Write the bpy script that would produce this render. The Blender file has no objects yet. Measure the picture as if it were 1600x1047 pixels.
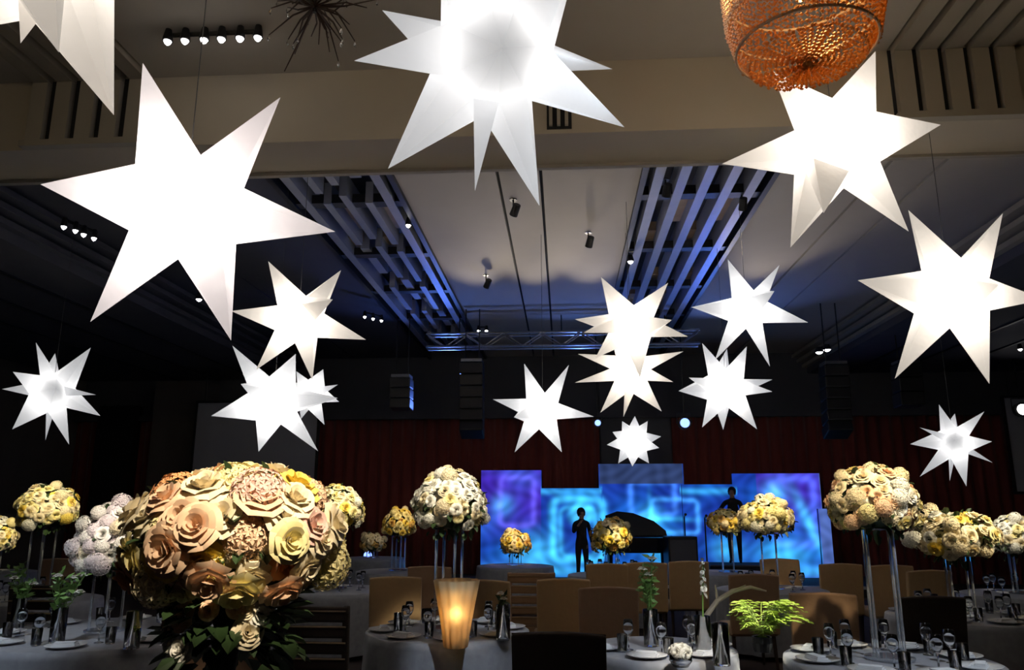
import bpy, bmesh, math, random
from mathutils import Vector, Matrix, Quaternion

random.seed(7)
PI = math.pi
scene = bpy.context.scene
COL = scene.collection

# ------------------------------------------------------------------ camera, world, exposure
FPX = 1200.0
PITCH = math.radians(12.75)
YAW = math.radians(3.8)
EYE = Vector((0, 0, 1.75))
cam_data = bpy.data.cameras.new('camera')
cam_data.sensor_width = 36.0
cam_data.lens = 36.0 * FPX / 1600.0
cam_data.clip_start = 0.05
cam = bpy.data.objects.new('camera', cam_data)
COL.objects.link(cam)
cam.location = EYE
cam.rotation_euler = (PI / 2 + PITCH, 0, YAW)
scene.camera = cam

world = bpy.data.worlds.new('dim_hall')
scene.world = world
world.use_nodes = True
world.node_tree.nodes['Background'].inputs[0].default_value = (0.5, 0.55, 0.7, 1)
world.node_tree.nodes['Background'].inputs[1].default_value = 0.004
vs = scene.view_settings
vs.view_transform = 'Standard'
vs.look = 'None'
vs.exposure = 0.0
vs.gamma = 1.0
vs.use_curve_mapping = False

STAR_GLOW = 0.23          # fabric's even glow
STAR_LAMP = 15.0          # bulb inside a 0.75 m star
PIN_POWER = 18.0
CHAND_POWER = 8.0
WASH = 1.0


def add_light(name, kind, loc, energy, color, target=None, **kw):
    d = bpy.data.lights.new(name, kind)
    d.energy = energy
    d.color = color
    for k, v in kw.items():
        setattr(d, k, v)
    o = bpy.data.objects.new(name, d)
    COL.objects.link(o)
    o.location = loc
    if target is not None:
        dv = Vector(target) - Vector(loc)
        o.rotation_euler = dv.to_track_quat('-Z', 'Y').to_euler()
    return o


# blue wash from the stage truss on the rear ceiling and the set
for sx in (-2.6, 0.4, 3.4):
    add_light('stage_wash', 'SPOT', (sx, 16.6, 3.9), 150 * WASH, (0.12, 0.25, 1.0), (sx - 0.3, 13.4, 5.7),
              spot_size=1.7, spot_blend=1.0, shadow_soft_size=0.1)
# added warm fill spots without fixtures, grazing the middle of the ceiling
for sx, ex in ((-1.5, -1.4), (-.5, -.4), (.5, .5), (3.2, 3.6)):
    add_light('ceiling_fill', 'SPOT', (sx, 15.2, 4.75), 330 * WASH, (1.0, 0.86, 0.66), (ex, 9.4, 5.95),
              spot_size=.56, spot_blend=1.0, shadow_soft_size=.1)
# cool table pin spots on the ceiling track above the photographer's side
for tx, ty, sx in ((-4.1, 6.1, -4.4), (2.2, 5.5, 3.7), (-1.0, 6.5, .6), (.75, 5.8, 2.4)):
    add_light('table_pin', 'SPOT', (sx, 2.6, 5.5), 620 * WASH, (.80, .90, 1.0), (tx, ty, .75), spot_size=.30, spot_blend=.9, shadow_soft_size=.05)
# warm house lamps over the entrance side of the hall (recessed in the ceiling behind the photographer)
for sx in (-4.5, -0.5, 3.5):
    add_light('house_lamp', 'SPOT', (sx, -1.2, 5.6), 75 * WASH, (1.0, 0.80, 0.46), (sx * 0.9, 6.3, 5.3),
              spot_size=1.15, spot_blend=1.0, shadow_soft_size=0.15)

# ------------------------------------------------------------------ projection helpers (photo pixel -> place)
_fh = Vector((-math.sin(YAW), math.cos(YAW), 0))
_R = Vector((math.cos(YAW), math.sin(YAW), 0))
_F = _fh * math.cos(PITCH) + Vector((0, 0, math.sin(PITCH)))
_U = -_fh * math.sin(PITCH) + Vector((0, 0, math.cos(PITCH)))


def ray(x, y):
    return _F + _R * ((x - 800) / FPX) - _U * ((y - 523.5) / FPX)


def atY(x, y, Y):
    r = ray(x, y)
    return EYE + r * (Y / r.y)


def atZ(x, y, Z):
    r = ray(x, y)
    return EYE + r * ((Z - EYE.z) / r.z)


def atD(x, y, d):
    return EYE + ray(x, y) * d


# ------------------------------------------------------------------ materials
MATS = {}


def mat(name, color, rough=0.6, metal=0.0, trans=0.0, spec=0.5, noise=None, emit=None, sheen=0.0, bump=0.0, bscale=40.0):
    if name in MATS:
        return MATS[name]
    m = bpy.data.materials.new(name)
    m.use_nodes = True
    nt = m.node_tree
    b = nt.nodes['Principled BSDF']
    b.inputs['Base Color'].default_value = (*color, 1)
    b.inputs['Roughness'].default_value = rough
    b.inputs['Metallic'].default_value = metal
    b.inputs['Transmission Weight'].default_value = trans
    b.inputs['Specular IOR Level'].default_value = spec
    b.inputs['Sheen Weight'].default_value = sheen
    if noise or bump:
        tc = nt.nodes.new('ShaderNodeTexCoord')
        n = nt.nodes.new('ShaderNodeTexNoise')
        n.inputs['Scale'].default_value = noise[1] if noise else bscale
        n.inputs['Detail'].default_value = 4
        nt.links.new(tc.outputs['Object'], n.inputs['Vector'])
        if noise:
            mx = nt.nodes.new('ShaderNodeMix')
            mx.data_type = 'RGBA'
            mx.inputs[6].default_value = (*color, 1)
            mx.inputs[7].default_value = (*noise[0], 1)
            nt.links.new(n.outputs['Fac'], mx.inputs[0])
            nt.links.new(mx.outputs[2], b.inputs['Base Color'])
        if bump:
            bp = nt.nodes.new('ShaderNodeBump')
            bp.inputs['Strength'].default_value = bump
            bp.inputs['Distance'].default_value = 0.01
            nt.links.new(n.outputs['Fac'], bp.inputs['Height'])
            nt.links.new(bp.outputs[0], b.inputs['Normal'])
    if emit:
        b.inputs['Emission Color'].default_value = (*emit[0], 1)
        b.inputs['Emission Strength'].default_value = emit[1]
    MATS[name] = m
    return m


def star_mat(name, tint):
    m = bpy.data.materials.new(name)
    m.use_nodes = True
    nt = m.node_tree
    nt.nodes.clear()
    out = nt.nodes.new('ShaderNodeOutputMaterial')
    tr = nt.nodes.new('ShaderNodeBsdfTranslucent')
    tr.inputs[0].default_value = (tint[0] * .85, tint[1] * .85, tint[2] * .85, 1)
    df = nt.nodes.new('ShaderNodeBsdfDiffuse')
    df.inputs[0].default_value = (.35, .35, .35, 1)
    mx = nt.nodes.new('ShaderNodeMixShader')
    mx.inputs[0].default_value = 0.4
    em = nt.nodes.new('ShaderNodeEmission')
    em.inputs[0].default_value = (*tint, 1)
    em.inputs[1].default_value = STAR_GLOW
    ad = nt.nodes.new('ShaderNodeAddShader')
    # fine weave along the fabric
    tc = nt.nodes.new('ShaderNodeTexCoord')
    nz = nt.nodes.new('ShaderNodeTexNoise')
    nz.inputs['Scale'].default_value = 9
    bp = nt.nodes.new('ShaderNodeBump')
    bp.inputs['Strength'].default_value = 0.25
    bp.inputs['Distance'].default_value = 0.03
    nt.links.new(tc.outputs['Object'], nz.inputs['Vector'])
    nt.links.new(nz.outputs['Fac'], bp.inputs['Height'])
    nt.links.new(bp.outputs[0], tr.inputs['Normal'])
    nt.links.new(tr.outputs[0], mx.inputs[1])
    nt.links.new(df.outputs[0], mx.inputs[2])
    nt.links.new(mx.outputs[0], ad.inputs[0])
    nt.links.new(em.outputs[0], ad.inputs[1])
    nt.links.new(ad.outputs[0], out.inputs[0])
    return m


STAR_WHITE = star_mat('star_fabric_white', (0.97, 0.98, 1.0))
STAR_CREAM = star_mat('star_fabric_cream', (1.0, 0.93, 0.84))
STAR_ROSE = star_mat('star_fabric_rose', (1.0, 0.92, 0.91))

M_CEIL = mat('ceiling_paint', (0.50, 0.46, 0.40), 0.85, noise=((0.46, 0.42, 0.36), 3))
M_BEAM = mat('beam_paint', (0.52, 0.46, 0.36), 0.8, noise=((0.47, 0.41, 0.32), 2))
M_RIB = mat('rib_paint', (0.40, 0.36, 0.29), 0.7, noise=((0.36, 0.32, 0.26), 3))
M_DARK = mat('dark_void', (0.012, 0.012, 0.014), 0.9)
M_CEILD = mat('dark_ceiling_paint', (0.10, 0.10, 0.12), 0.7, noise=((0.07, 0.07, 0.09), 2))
M_FIN = mat('fin_metal', (0.50, 0.52, 0.62), 0.45, 0.3, noise=((0.40, 0.42, 0.50), 5))
M_BRONZE = mat('bronze_panel', (0.52, 0.38, 0.24), 0.5, 0.1, noise=((0.34, 0.23, 0.14), 6))
M_WALL = mat('wall_paint', (0.13, 0.11, 0.10), 0.8, noise=((0.10, 0.085, 0.08), 3))
M_WALLG = mat('wall_grey', (0.10, 0.10, 0.115), 0.8, noise=((0.08, 0.08, 0.09), 2))
M_FLOOR = mat('carpet', (0.05, 0.03, 0.025), 0.95, noise=((0.025, 0.018, 0.02), 5), bump=0.3)
M_DRAPE = mat('red_brown_drape', (0.30, 0.055, 0.035), 0.8, noise=((0.20, 0.035, 0.025), 4), sheen=0.2)
M_SCREEN = mat('unlit_screen', (0.42, 0.43, 0.50), 0.7)
M_BLACK = mat('black_metal', (0.012, 0.012, 0.014), 0.45)
M_ALU = mat('truss_aluminium', (0.32, 0.33, 0.36), 0.35, 0.8)
M_WIRE = mat('hanging_wire', (0.10, 0.10, 0.10), 0.5, 0.5)
M_GOLDB = mat('gold_brown_fabric', (0.56, 0.37, 0.18), 0.75, noise=((0.48, 0.31, 0.15), 25), sheen=0.3, bump=0.2, bscale=90)
M_BROWN = mat('brown_fabric', (0.36, 0.22, 0.13), 0.8, noise=((0.30, 0.18, 0.105), 25), sheen=0.2, bump=0.2, bscale=90)
M_SHADED = mat('shaded_brown_fabric', (0.035, 0.024, 0.018), 0.85, noise=((0.026, 0.018, 0.014), 25), bump=0.2, bscale=90)  # chair fabric with the shade of unlit backs put into its colour
M_WOOD = mat('dark_wood', (0.05, 0.025, 0.014), 0.4, noise=((0.03, 0.015, 0.01), 12))
M_PIPING = mat('tan_piping', (0.42, 0.30, 0.18), 0.6)
M_CLOTH = mat('silver_damask', (0.36, 0.38, 0.43), 0.5, noise=((0.20, 0.21, 0.25), 16), sheen=0.3, bump=0.3, bscale=30)
M_GLASS = mat('clear_glass', (0.95, 0.97, 1.0), 0.03, trans=1.0)
M_ACRYL = mat('clear_acrylic', (0.85, 0.90, 0.98), 0.08, trans=0.85)
M_PORC = mat('white_porcelain', (0.75, 0.75, 0.76), 0.25)
M_NAPKIN = mat('white_napkin', (0.70, 0.72, 0.76), 0.8)
M_LEAF = mat('deep_green_leaf', (0.035, 0.07, 0.02), 0.5, noise=((0.02, 0.045, 0.015), 8))
M_LEAF2 = mat('mid_green_leaf', (0.18, 0.33, 0.08), 0.5, noise=((0.12, 0.24, 0.05), 8))
M_LIME = mat('lime_fern', (0.42, 0.55, 0.08), 0.5, noise=((0.28, 0.42, 0.06), 8))
M_TWIG = mat('bleached_driftwood', (0.66, 0.60, 0.48), 0.8, noise=((0.42, 0.36, 0.26), 14), bump=0.4)
M_SUIT = mat('black_suit', (0.010, 0.010, 0.014), 0.8)
M_SKIN = mat('skin', (0.45, 0.28, 0.20), 0.6)
M_HAIR = mat('dark_hair', (0.012, 0.009, 0.008), 0.6)
M_SHIRT = mat('white_shirt', (0.7, 0.7, 0.75), 0.7)
M_PIANO = mat('piano_black', (0.008, 0.008, 0.009), 0.15)
M_STAGE = mat('stage_carpet', (0.03, 0.03, 0.035), 0.9)
M_BULB = mat('white_bulb', (1, 1, 1), 0.4, emit=((1.0, 0.96, 0.95), 14.0))
M_BLUEBULB = mat('blue_stage_bulb', (0.3, 0.4, 1), 0.4, emit=((0.22, 0.36, 1.0), 2.6))
M_VOTIVE = mat('gold_fluted_glass', (0.80, 0.64, 0.38), 0.6, trans=0.5)
M_FLAME = mat('candle_flame', (1, .8, .4), 0.5, emit=((1.0, 0.62, 0.22), 8.0))

FLOWERS = {}
for nm, a, b in [('white', (0.86, 0.85, 0.80), (0.80, 0.77, 0.68)), ('cream', (0.86, 0.78, 0.58), (0.80, 0.68, 0.45)),
                 ('peach', (0.85, 0.62, 0.42), (0.80, 0.52, 0.33)), ('blush', (0.80, 0.58, 0.50), (0.72, 0.45, 0.37)),
                 ('yellow', (0.88, 0.72, 0.16), (0.82, 0.60, 0.10)), ('butter', (0.88, 0.80, 0.45), (0.82, 0.70, 0.32)),
                 ('lilac', (0.78, 0.72, 0.74), (0.70, 0.62, 0.62)), ('gold', (0.78, 0.52, 0.16), (0.68, 0.42, 0.12)),
                 ('orange', (0.80, 0.42, 0.18), (0.70, 0.32, 0.12))]:
    FLOWERS[nm] = mat('petal_' + nm, a, 0.65, noise=(b, 2.2), sheen=0.1)

# amber beads
M_BEAD = bpy.data.materials.new('amber_bead')
M_BEAD.use_nodes = True
_nt = M_BEAD.node_tree
_nt.nodes.clear()
_o = _nt.nodes.new('ShaderNodeOutputMaterial')
_t = _nt.nodes.new('ShaderNodeBsdfTranslucent')
_t.inputs[0].default_value = (0.80, 0.42, 0.12, 1)
_g = _nt.nodes.new('ShaderNodeBsdfGlossy')
_g.inputs[0].default_value = (0.95, 0.72, 0.42, 1)
_g.inputs[1].default_value = 0.22
_m = _nt.nodes.new('ShaderNodeMixShader')
_m.inputs[0].default_value = 0.35
_nt.links.new(_t.outputs[0], _m.inputs[1])
_nt.links.new(_g.outputs[0], _m.inputs[2])
_nt.links.new(_m.outputs[0], _o.inputs[0])


# ------------------------------------------------------------------ mesh builder
class MB:
    def __init__(s):
        s.v = []
        s.f = []

    def add(s, verts, faces):
        n = len(s.v)
        s.v += [tuple(p) for p in verts]
        s.f += [tuple(i + n for i in f) for f in faces]
        return s

    def box(s, c, d, rot=None):
        x, y, z = d[0] / 2, d[1] / 2, d[2] / 2
        vs_ = [Vector((a, b, e)) for a in (-x, x) for b in (-y, y) for e in (-z, z)]
        if rot is not None:
            vs_ = [rot @ p for p in vs_]
        vs_ = [p + Vector(c) for p in vs_]
        return s.add(vs_, [(0, 1, 3, 2), (4, 6, 7, 5), (0, 4, 5, 1), (2, 3, 7, 6), (0, 2, 6, 4), (1, 5, 7, 3)])

    def bbox(s, x0, x1, y0, y1, z0, z1):
        return s.box(((x0 + x1) / 2, (y0 + y1) / 2, (z0 + z1) / 2), (x1 - x0, y1 - y0, z1 - z0))

    def tube(s, pts, rad, n=8, cap=True):
        pts = [Vector(p) for p in pts]
        if not hasattr(rad, '__len__'):
            rad = [rad] * len(pts)
        ring = []
        up = None
        for i, p in enumerate(pts):
            t = (pts[min(i + 1, len(pts) - 1)] - pts[max(i - 1, 0)]).normalized()
            if up is None:
                up = t.orthogonal().normalized()
            else:
                up = (up - t * up.dot(t))
                up = up.normalized() if up.length > 1e-6 else t.orthogonal().normalized()
            w = t.cross(up)
            ring.append([p + (up * math.cos(2 * PI * k / n) + w * math.sin(2 * PI * k / n)) * rad[i] for k in range(n)])
        verts = [q for r in ring for q in r]
        faces = []
        for i in range(len(pts) - 1):
            for k in range(n):
                faces.append((i * n + k, i * n + (k + 1) % n, (i + 1) * n + (k + 1) % n, (i + 1) * n + k))
        if cap:
            faces.append(tuple(range(n - 1, -1, -1)))
            faces.append(tuple(range((len(pts) - 1) * n, len(pts) * n)))
        return s.add(verts, faces)

    def lathe(s, prof, n=24, c=(0, 0, 0), flute=None):
        verts, faces = [], []
        for r, z in prof:
            for k in range(n):
                a = 2 * PI * k / n
                rr = r * (1 + (flute[0] * math.cos(flute[1] * a) if flute else 0))
                verts.append((c[0] + rr * math.cos(a), c[1] + rr * math.sin(a), c[2] + z))
        for i in range(len(prof) - 1):
            for k in range(n):
                faces.append((i * n + k, i * n + (k + 1) % n, (i + 1) * n + (k + 1) % n, (i + 1) * n + k))
        if prof[0][0] > 1e-4:
            faces.append(tuple(range(n - 1, -1, -1)))
        if prof[-1][0] > 1e-4:
            faces.append(tuple(range((len(prof) - 1) * n, len(prof) * n)))
        return s.add(verts, faces)

    def mesh(s, name, m=None, smooth=False, fix=True):
        me = bpy.data.meshes.new(name)
        me.from_pydata(s.v, [], s.f)
        if fix:
            b = bmesh.new()
            b.from_mesh(me)
            bmesh.ops.remove_doubles(b, verts=b.verts, dist=1e-6)
            bmesh.ops.recalc_face_normals(b, faces=b.faces)
            b.to_mesh(me)
            b.free()
        if m:
            me.materials.append(m)
        if smooth:
            me.shade_smooth()
        me.update()
        return me

    def build(s, name, m, parent=None, smooth=False, loc=None, rot=None, fix=True):
        return obj(name, s.mesh(name, m, smooth, fix), parent, loc, rot)


def obj(name, me, parent=None, loc=None, rot=None):
    o = bpy.data.objects.new(name, me)
    COL.objects.link(o)
    if parent:
        o.parent = parent
    if loc is not None:
        o.location = loc
    if rot is not None:
        o.rotation_euler = rot
    return o


def tag(o, label, cat, group=None, kind=None):
    if label:
        o['label'] = label
    if cat:
        o['category'] = cat
    if group:
        o['group'] = group
    if kind:
        o['kind'] = kind
    return o


def thing(name, label, cat, loc=(0, 0, 0), rz=0.0, group=None):
    o = obj(name, None, None, loc, (0, 0, rz))
    o.empty_display_size = 0.1
    return tag(o, label, cat, group)


def struct(o, label=None):
    o['kind'] = 'structure'
    if label:
        o['label'] = label
    return o


def bevel(o, w=0.01, seg=2):
    md = o.modifiers.new('bevel', 'BEVEL')
    md.width = w
    md.segments = seg
    md.limit_method = 'ANGLE'
    return o


def copy_tree(o, parent=None):
    c = o.copy()
    COL.objects.link(c)
    c.parent = parent
    for ch in list(o.children):
        copy_tree(ch, c)
    return c


# ------------------------------------------------------------------ room shell
XL, XR, YN, YF = -13.0, 13.0, -5.0, 20.0
ZC, ZB = 5.7, 5.0
struct(MB().bbox(XL, XR, YN, YF, -0.1, 0).build('floor', M_FLOOR), 'dark patterned carpet floor of the hall')
struct(MB().bbox(XL - .2, XL, YN, YF, 0, 7).build('wall_left', M_WALL), 'dark left side wall of the hall')
struct(MB().bbox(XR, XR + .2, YN, YF, 0, 7).build('wall_right', M_WALL), 'dark right side wall of the hall')
struct(MB().bbox(XL, XR, YF, YF + .2, 0, 7).build('wall_back', M_WALLG), 'dark grey wall behind the stage')
struct(MB().bbox(XL, XR, YN - .2, YN, 0, 7).build('wall_front', M_WALL), 'wall behind the photographer')
struct(MB().bbox(XL, XR, YN, YF, 6.6, 6.8).build('roof_slab', M_DARK), 'dark slab above the ceiling recesses')

# near ceiling: panels between the rib bands
near = struct(obj('ceiling', None, None, (0, 0, ZC)), 'olive brown ceiling in front of the cross beam')
for (x0, x1) in ((XL, -4.95), (-3.80, 2.90), (3.95, XR)):
    MB().bbox(x0, x1, YN, 6.27, 0, .12).build('ceiling_panel', M_CEIL, near)
MB().bbox(-4.95, -3.80, YN, 6.27, .10, .16).build('rib_recess', M_DARK, near)
MB().bbox(2.90, 3.95, YN, 6.27, .10, .16).build('rib_recess', M_DARK, near)
rib_me = MB().bbox(-.075, .075, YN, 6.27, -.05, .10).mesh('rib', M_RIB)
RIBX = [-4.84 + i * 0.235 for i in range(5)] + [3.0 + i * 0.215 for i in range(5)]
for x in RIBX:
    obj('rib', rib_me, near, (x, 0, 0))

# cross beam
beam = struct(MB().bbox(XL, XR, 6.27, 6.94, ZB, 6.6).build('trim_1', M_BEAM), 'wide painted beam crossing the ceiling')
vr_me = MB().bbox(-.075, .075, 6.19, 6.268, ZB + .06, ZC - .055).mesh('rib', M_RIB)
for x in RIBX:
    obj('rib', vr_me, beam, (x, 0, 0))
for x0, x1 in ((-4.96, -3.79), (2.90, 3.96)):
    MB().bbox(x0, x1, 6.255, 6.269, ZB + .06, ZC - .01).build('groove_backing', M_DARK, beam)
    MB().bbox(x0, x1, 6.18, 6.268, ZB, ZB + .06).build('rib_ledge', M_RIB, beam)
# grille in the beam face behind the large middle star
gx = atY(872, 190, 6.26).x
MB().bbox(gx - .10, gx + .12, 6.25, 6.269, ZB + .04, ZB + .42).build('vent_recess', M_DARK, beam)
for k in range(3):
    MB().bbox(gx - .08 + k * .07, gx - .05 + k * .07, 6.22, 6.25, ZB + .06, ZB + .40).build('vent_blade', M_RIB, beam)
# shadow line bead under the beam's far edge
MB().bbox(XL, XR, 6.90, 6.96, ZB - .03, ZB).build('edge_bead', M_RIB, beam)

# far ceiling: panels with slots, two recessed bands with fins, lowered dark sides
far = struct(obj('ceiling', None, None, (0, 0, ZC)), 'grey slotted ceiling beyond the beam')
Y0, Y1 = 6.94, YF
for (x0, x1) in ((-2.0, -.77), (-.73, -.245), (-.205, .98), (2.62, 3.84), (3.88, 4.47), (4.51, 6.3)):
    MB().bbox(x0, x1, Y0, Y1, 0, .10).build('ceiling_panel', M_CEIL, far)
for (x0, x1) in ((-.77, -.73), (-.245, -.205), (3.84, 3.88), (4.47, 4.51)):
    MB().bbox(x0, x1, Y0, Y1, .07, .10).build('slot', M_DARK, far)
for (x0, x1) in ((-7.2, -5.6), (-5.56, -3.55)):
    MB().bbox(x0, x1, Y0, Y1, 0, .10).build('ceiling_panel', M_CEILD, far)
MB().bbox(-5.6, -5.56, Y0, Y1, .07, .10).build('slot', M_DARK, far)
for (x0, x1, n) in ((-3.55, -2.0, 5), (.98, 2.62, 5)):
    MB().bbox(x0, x1, Y0, Y1, .55, .60).build('recess_top', M_CEILD, far)
    MB().bbox(x0, x0 + .07, Y0, Y1, -.06, .55).build('recess_edge', M_BLACK, far)
    MB().bbox(x1 - .07, x1, Y0, Y1, -.06, .55).build('recess_edge', M_BLACK, far)
    fin = MB().bbox(-.05, .05, 0, 1.62, -.04, .26).mesh('fin', M_FIN)
    fin2 = MB().bbox(-.07, .07, 0, 1.30, .02, .30).mesh('fin', M_FIN)
    long_fin = MB().bbox(-.06, .06, Y0 + .1, Y1 - 1.0, -.04, .24).mesh('fin', M_FIN)
    for k in range(n):
        if x0 > 0 or k in (0, 4):
            obj('fin', long_fin, far, (x0 + .22 + (x1 - x0 - .44) * k / (n - 1), 0, 0))
            continue
        for j in range(6):
            obj('fin', fin2 if (k * 3 + j) % 4 == 1 else fin, far, (x0 + .22 + (x1 - x0 - .44) * k / (n - 1), Y0 + .15 + j * 1.95 + (.25 if k % 2 else 0), 0))
    bz = MB().bbox(-.11, .11, -.45, .45, .14, .28).mesh('bronze_panel', M_BRONZE)
    for k in range(n - 1):
        for j in range(k % 2, 6, 2):
            obj('bronze_panel', bz, far, (x0 + .22 + (x1 - x0 - .44) * (k + .5) / (n - 1), 8.0 + j * 1.75 + (k % 2) * .5, 0))
    cr = MB().bbox(x0 + .07, x1 - .07, -.09, .09, -.02, .10).mesh('cross_bar', M_BLACK)
    for j in range(5):
        obj('cross_bar', cr, far, (0, 9.4 + j * 2.1, 0))
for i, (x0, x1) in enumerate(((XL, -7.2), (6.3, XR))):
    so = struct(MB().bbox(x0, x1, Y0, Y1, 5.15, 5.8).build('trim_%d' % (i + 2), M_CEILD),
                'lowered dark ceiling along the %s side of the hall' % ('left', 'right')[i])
    e = x1 if i == 0 else x0
    s_ = 1 if i == 0 else -1
    for k in range(3):
        MB().bbox(min(e, e + s_ * .12 * (k + 1)), max(e, e + s_ * .12 * (k + 1)), Y0, Y1, 5.3 + .13 * k, 5.38 + .13 * k).build('step_moulding', M_RIB if i else M_CEILD, so)
    for k in range(3):
        xx = e - s_ * (1.0 + k * 1.1)
        MB().bbox(xx - .03, xx + .03, Y0, Y1, 5.12, 5.151).build('strip', M_BLACK, so)

# rear wall dressings
wy = 19.85


def drape(x0, x1, z0, z1, y, label, pitch=.30):
    mb = MB()
    n = max(8, int((x1 - x0) / pitch * 8))
    for j, z in enumerate((z0, z1)):
        for i in range(n + 1):
            x = x0 + (x1 - x0) * i / n
            ph = 2 * PI * (x - x0) / pitch
            mb.v.append((x, y + .06 * math.sin(ph) + .02 * math.sin(ph * .37 + 1), z))
    for i in range(n):
        mb.f.append((i, i + 1, n + 2 + i, n + 1 + i))
    o = mb.build('stage_drape', M_DRAPE, smooth=True)
    so_ = o.modifiers.new('thickness', 'SOLIDIFY')
    so_.thickness = .015
    return tag(o, label, 'curtain', 'red brown drapes along the rear wall')


zt = atY(800, 655, wy).z
drape(-13, -10.6, .0, zt, wy - .05, 'dark red drape at the far left edge of the rear wall')
drape(-6.4, .92, .0, zt, wy - .05, 'long dark red drape behind the left half of the stage set')
drape(2.75, 12.9, .0, zt, wy - .05, 'long dark red drape right of the central grey wall panel')
struct(MB().bbox(.95, 2.72, wy - .12, wy + .1, 0, 5.2).build('trim_4', M_WALLG), 'grey wall pier in the middle of the rear wall')
struct(MB().bbox(XL, XR, wy - .25, YF, zt, zt + .14).build('trim_5', M_WALLG), 'pelmet above the red drapes')
# side wall boxes at rear left
struct(MB().bbox(-10.6, -9.2, 19.2, 19.9, 0, 5.0).build('trim_6', M_WALL), 'brown wall pier left of the grey screen')
d1 = struct(MB().bbox(-12.2, -11.2, 19.4, 19.75, 0, 4.4).build('door_1', M_BLACK), 'tall black door recess at rear left')
MB().bbox(-11.68, -11.60, 19.36, 19.40, 1.0, 1.4).build('door_handle', M_ALU, d1)


def proj_screen(x0, x1, z0, z1, y, label):
    t = thing('projection_screen', label, 'screen', ((x0 + x1) / 2, y, z0))
    w, h = x1 - x0, z1 - z0
    MB().bbox(-w / 2, w / 2, 0, .02, 0, h).build('screen_surface', M_SCREEN, t)
    for a in ((-w / 2 - .06, -w / 2, -.06, h + .06), (w / 2, w / 2 + .06, -.06, h + .06), (-w / 2, w / 2, -.06, 0), (-w / 2, w / 2, h, h + .06)):
        MB().bbox(a[0], a[1], -.02, .04, a[2], a[3]).build('frame_bar', M_BLACK, t)
    for sx in (-1, 1):
        MB().tube([(sx * w * .45, .02, h + .05), (sx * w * .45, .02, 5.14 - z0)], .012, 6).build('hanger', M_BLACK, t)


a = atY(310, 630, 18.6)
b = atY(490, 765, 18.6)
proj_screen(a.x, b.x, b.z, a.z, 18.6, 'unlit grey projection screen at rear left behind the peach bouquet')
a = atY(1568, 622, 18.6)
b = atY(1690, 768, 18.6)
proj_screen(a.x, 12.8, b.z, a.z, 18.6, 'pale grey projection screen cut by the right edge')

# ------------------------------------------------------------------ stage and its luminous set
st = thing('stage', 'low dark stage in front of the blue panels', 'stage', (2.0, 17.9, 0))
MB().bbox(-5.2, 5.2, -1.2, 1.25, 0, .22).build('deck', M_STAGE, st)
MB().bbox(-5.2, 5.2, -1.23, -1.2, .16, .22).build('edge_strip', M_PORC, st)
MB().bbox(-5.2, 5.2, -1.22, -1.2, 0, .16).build('skirt', M_BLACK, st)


def rrect(px, py, cx, cy, hw, hh, r):
    qx, qy = abs(px - cx) - hw + r, abs(py - cy) - hh + r
    return math.hypot(max(qx, 0), max(qy, 0)) + min(max(qx, qy), 0) - r


def gl(d, w):
    return math.exp(-(d / w) ** 2)


def set_colour(x, y):
    """print of the luminous set; x, y in design units (one unit is about 15 mm)"""
    c = Vector((.012, .045, .40))
    n1 = .5 + .5 * math.sin(x * .045 + 1.7 * math.sin(y * .03)) * math.cos(y * .05 + x * .02)
    c += Vector((.0, .08, .22)) * n1 * n1
    if x < 845 or x > 1180:
        c += Vector((.05, -.02, .10)) * (1 - gl(y - 860, 50))
    cy_ = Vector((.07, .66, 1.0))
    wh = Vector((.35, .75, .9))
    # violet square, left
    c += Vector((.10, .08, .55)) * gl(rrect(x, y, 808, 785, 26, 38, 10), 5)
    c += cy_ * .6 * gl(math.hypot(x - 785, y - 790), 14)
    # big square ring with round eye
    c += cy_ * .95 * gl(rrect(x, y, 902, 828, 38, 48, 14), 6)
    c += cy_ * .45 * gl(rrect(x, y, 902, 832, 27, 38, 12), 4)
    c += cy_ * 1.0 * gl(math.hypot(x - 908, y - 803) - 12, 8)
    c += wh * .5 * gl(math.hypot(x - 908, y - 803), 7)
    # glow low left
    c += cy_ * .9 * gl(math.hypot((x - 835) * .8, y - 868), 26)
    c += cy_ * .6 * gl(y - 893, 8)
    # middle squares and star burst
    c += Vector((.05, .20, .7)) * gl(rrect(x, y, 1018, 780, 34, 26, 8), 5)
    c += Vector((.05, .30, .7)) * gl(rrect(x, y, 1052, 808, 36, 26, 8), 4)
    dx, dy = x - 1013, y - 813
    c += cy_ * 1.0 * gl(math.hypot(dx, dy), 17)
    c += cy_ * .8 * gl(dy, 4) * gl(dx, 55)
    c += cy_ * .6 * gl(dx, 4) * gl(dy, 32)
    c += cy_ * .9 * gl(math.hypot(x - 1032, y - 862), 24)
    # right
    c += Vector((.06, .12, .65)) * gl(rrect(x, y, 1238, 800, 30, 52, 12), 7)
    c += cy_ * .8 * gl(math.hypot(x - 1208, y - 772), 16)
    c += cy_ * .9 * gl((x - 1247) - (y - 790) * .38, 8) * gl(y - 820, 45)
    c += cy_ * .9 * gl(math.hypot((x - 1215) * .6, y - 866), 20)
    c += cy_ * .7 * gl(math.hypot(x - 1130, y - 860), 20)
    c += cy_ * .5 * gl(y - 768, 5) * (1 if 1060 < x < 1150 or 845 < x < 940 else 0)
    if 935 < x < 1067 and y < 757:
        c = Vector((.035, .06, .17))
    if x > 1279:
        c = Vector((.09, .16, .50))
    n2 = math.sin(x * .19 + 2 * math.sin(y * .11)) * math.sin(y * .17 + 2 * math.sin(x * .07))
    return c * (.88 + .28 * n2)


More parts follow.
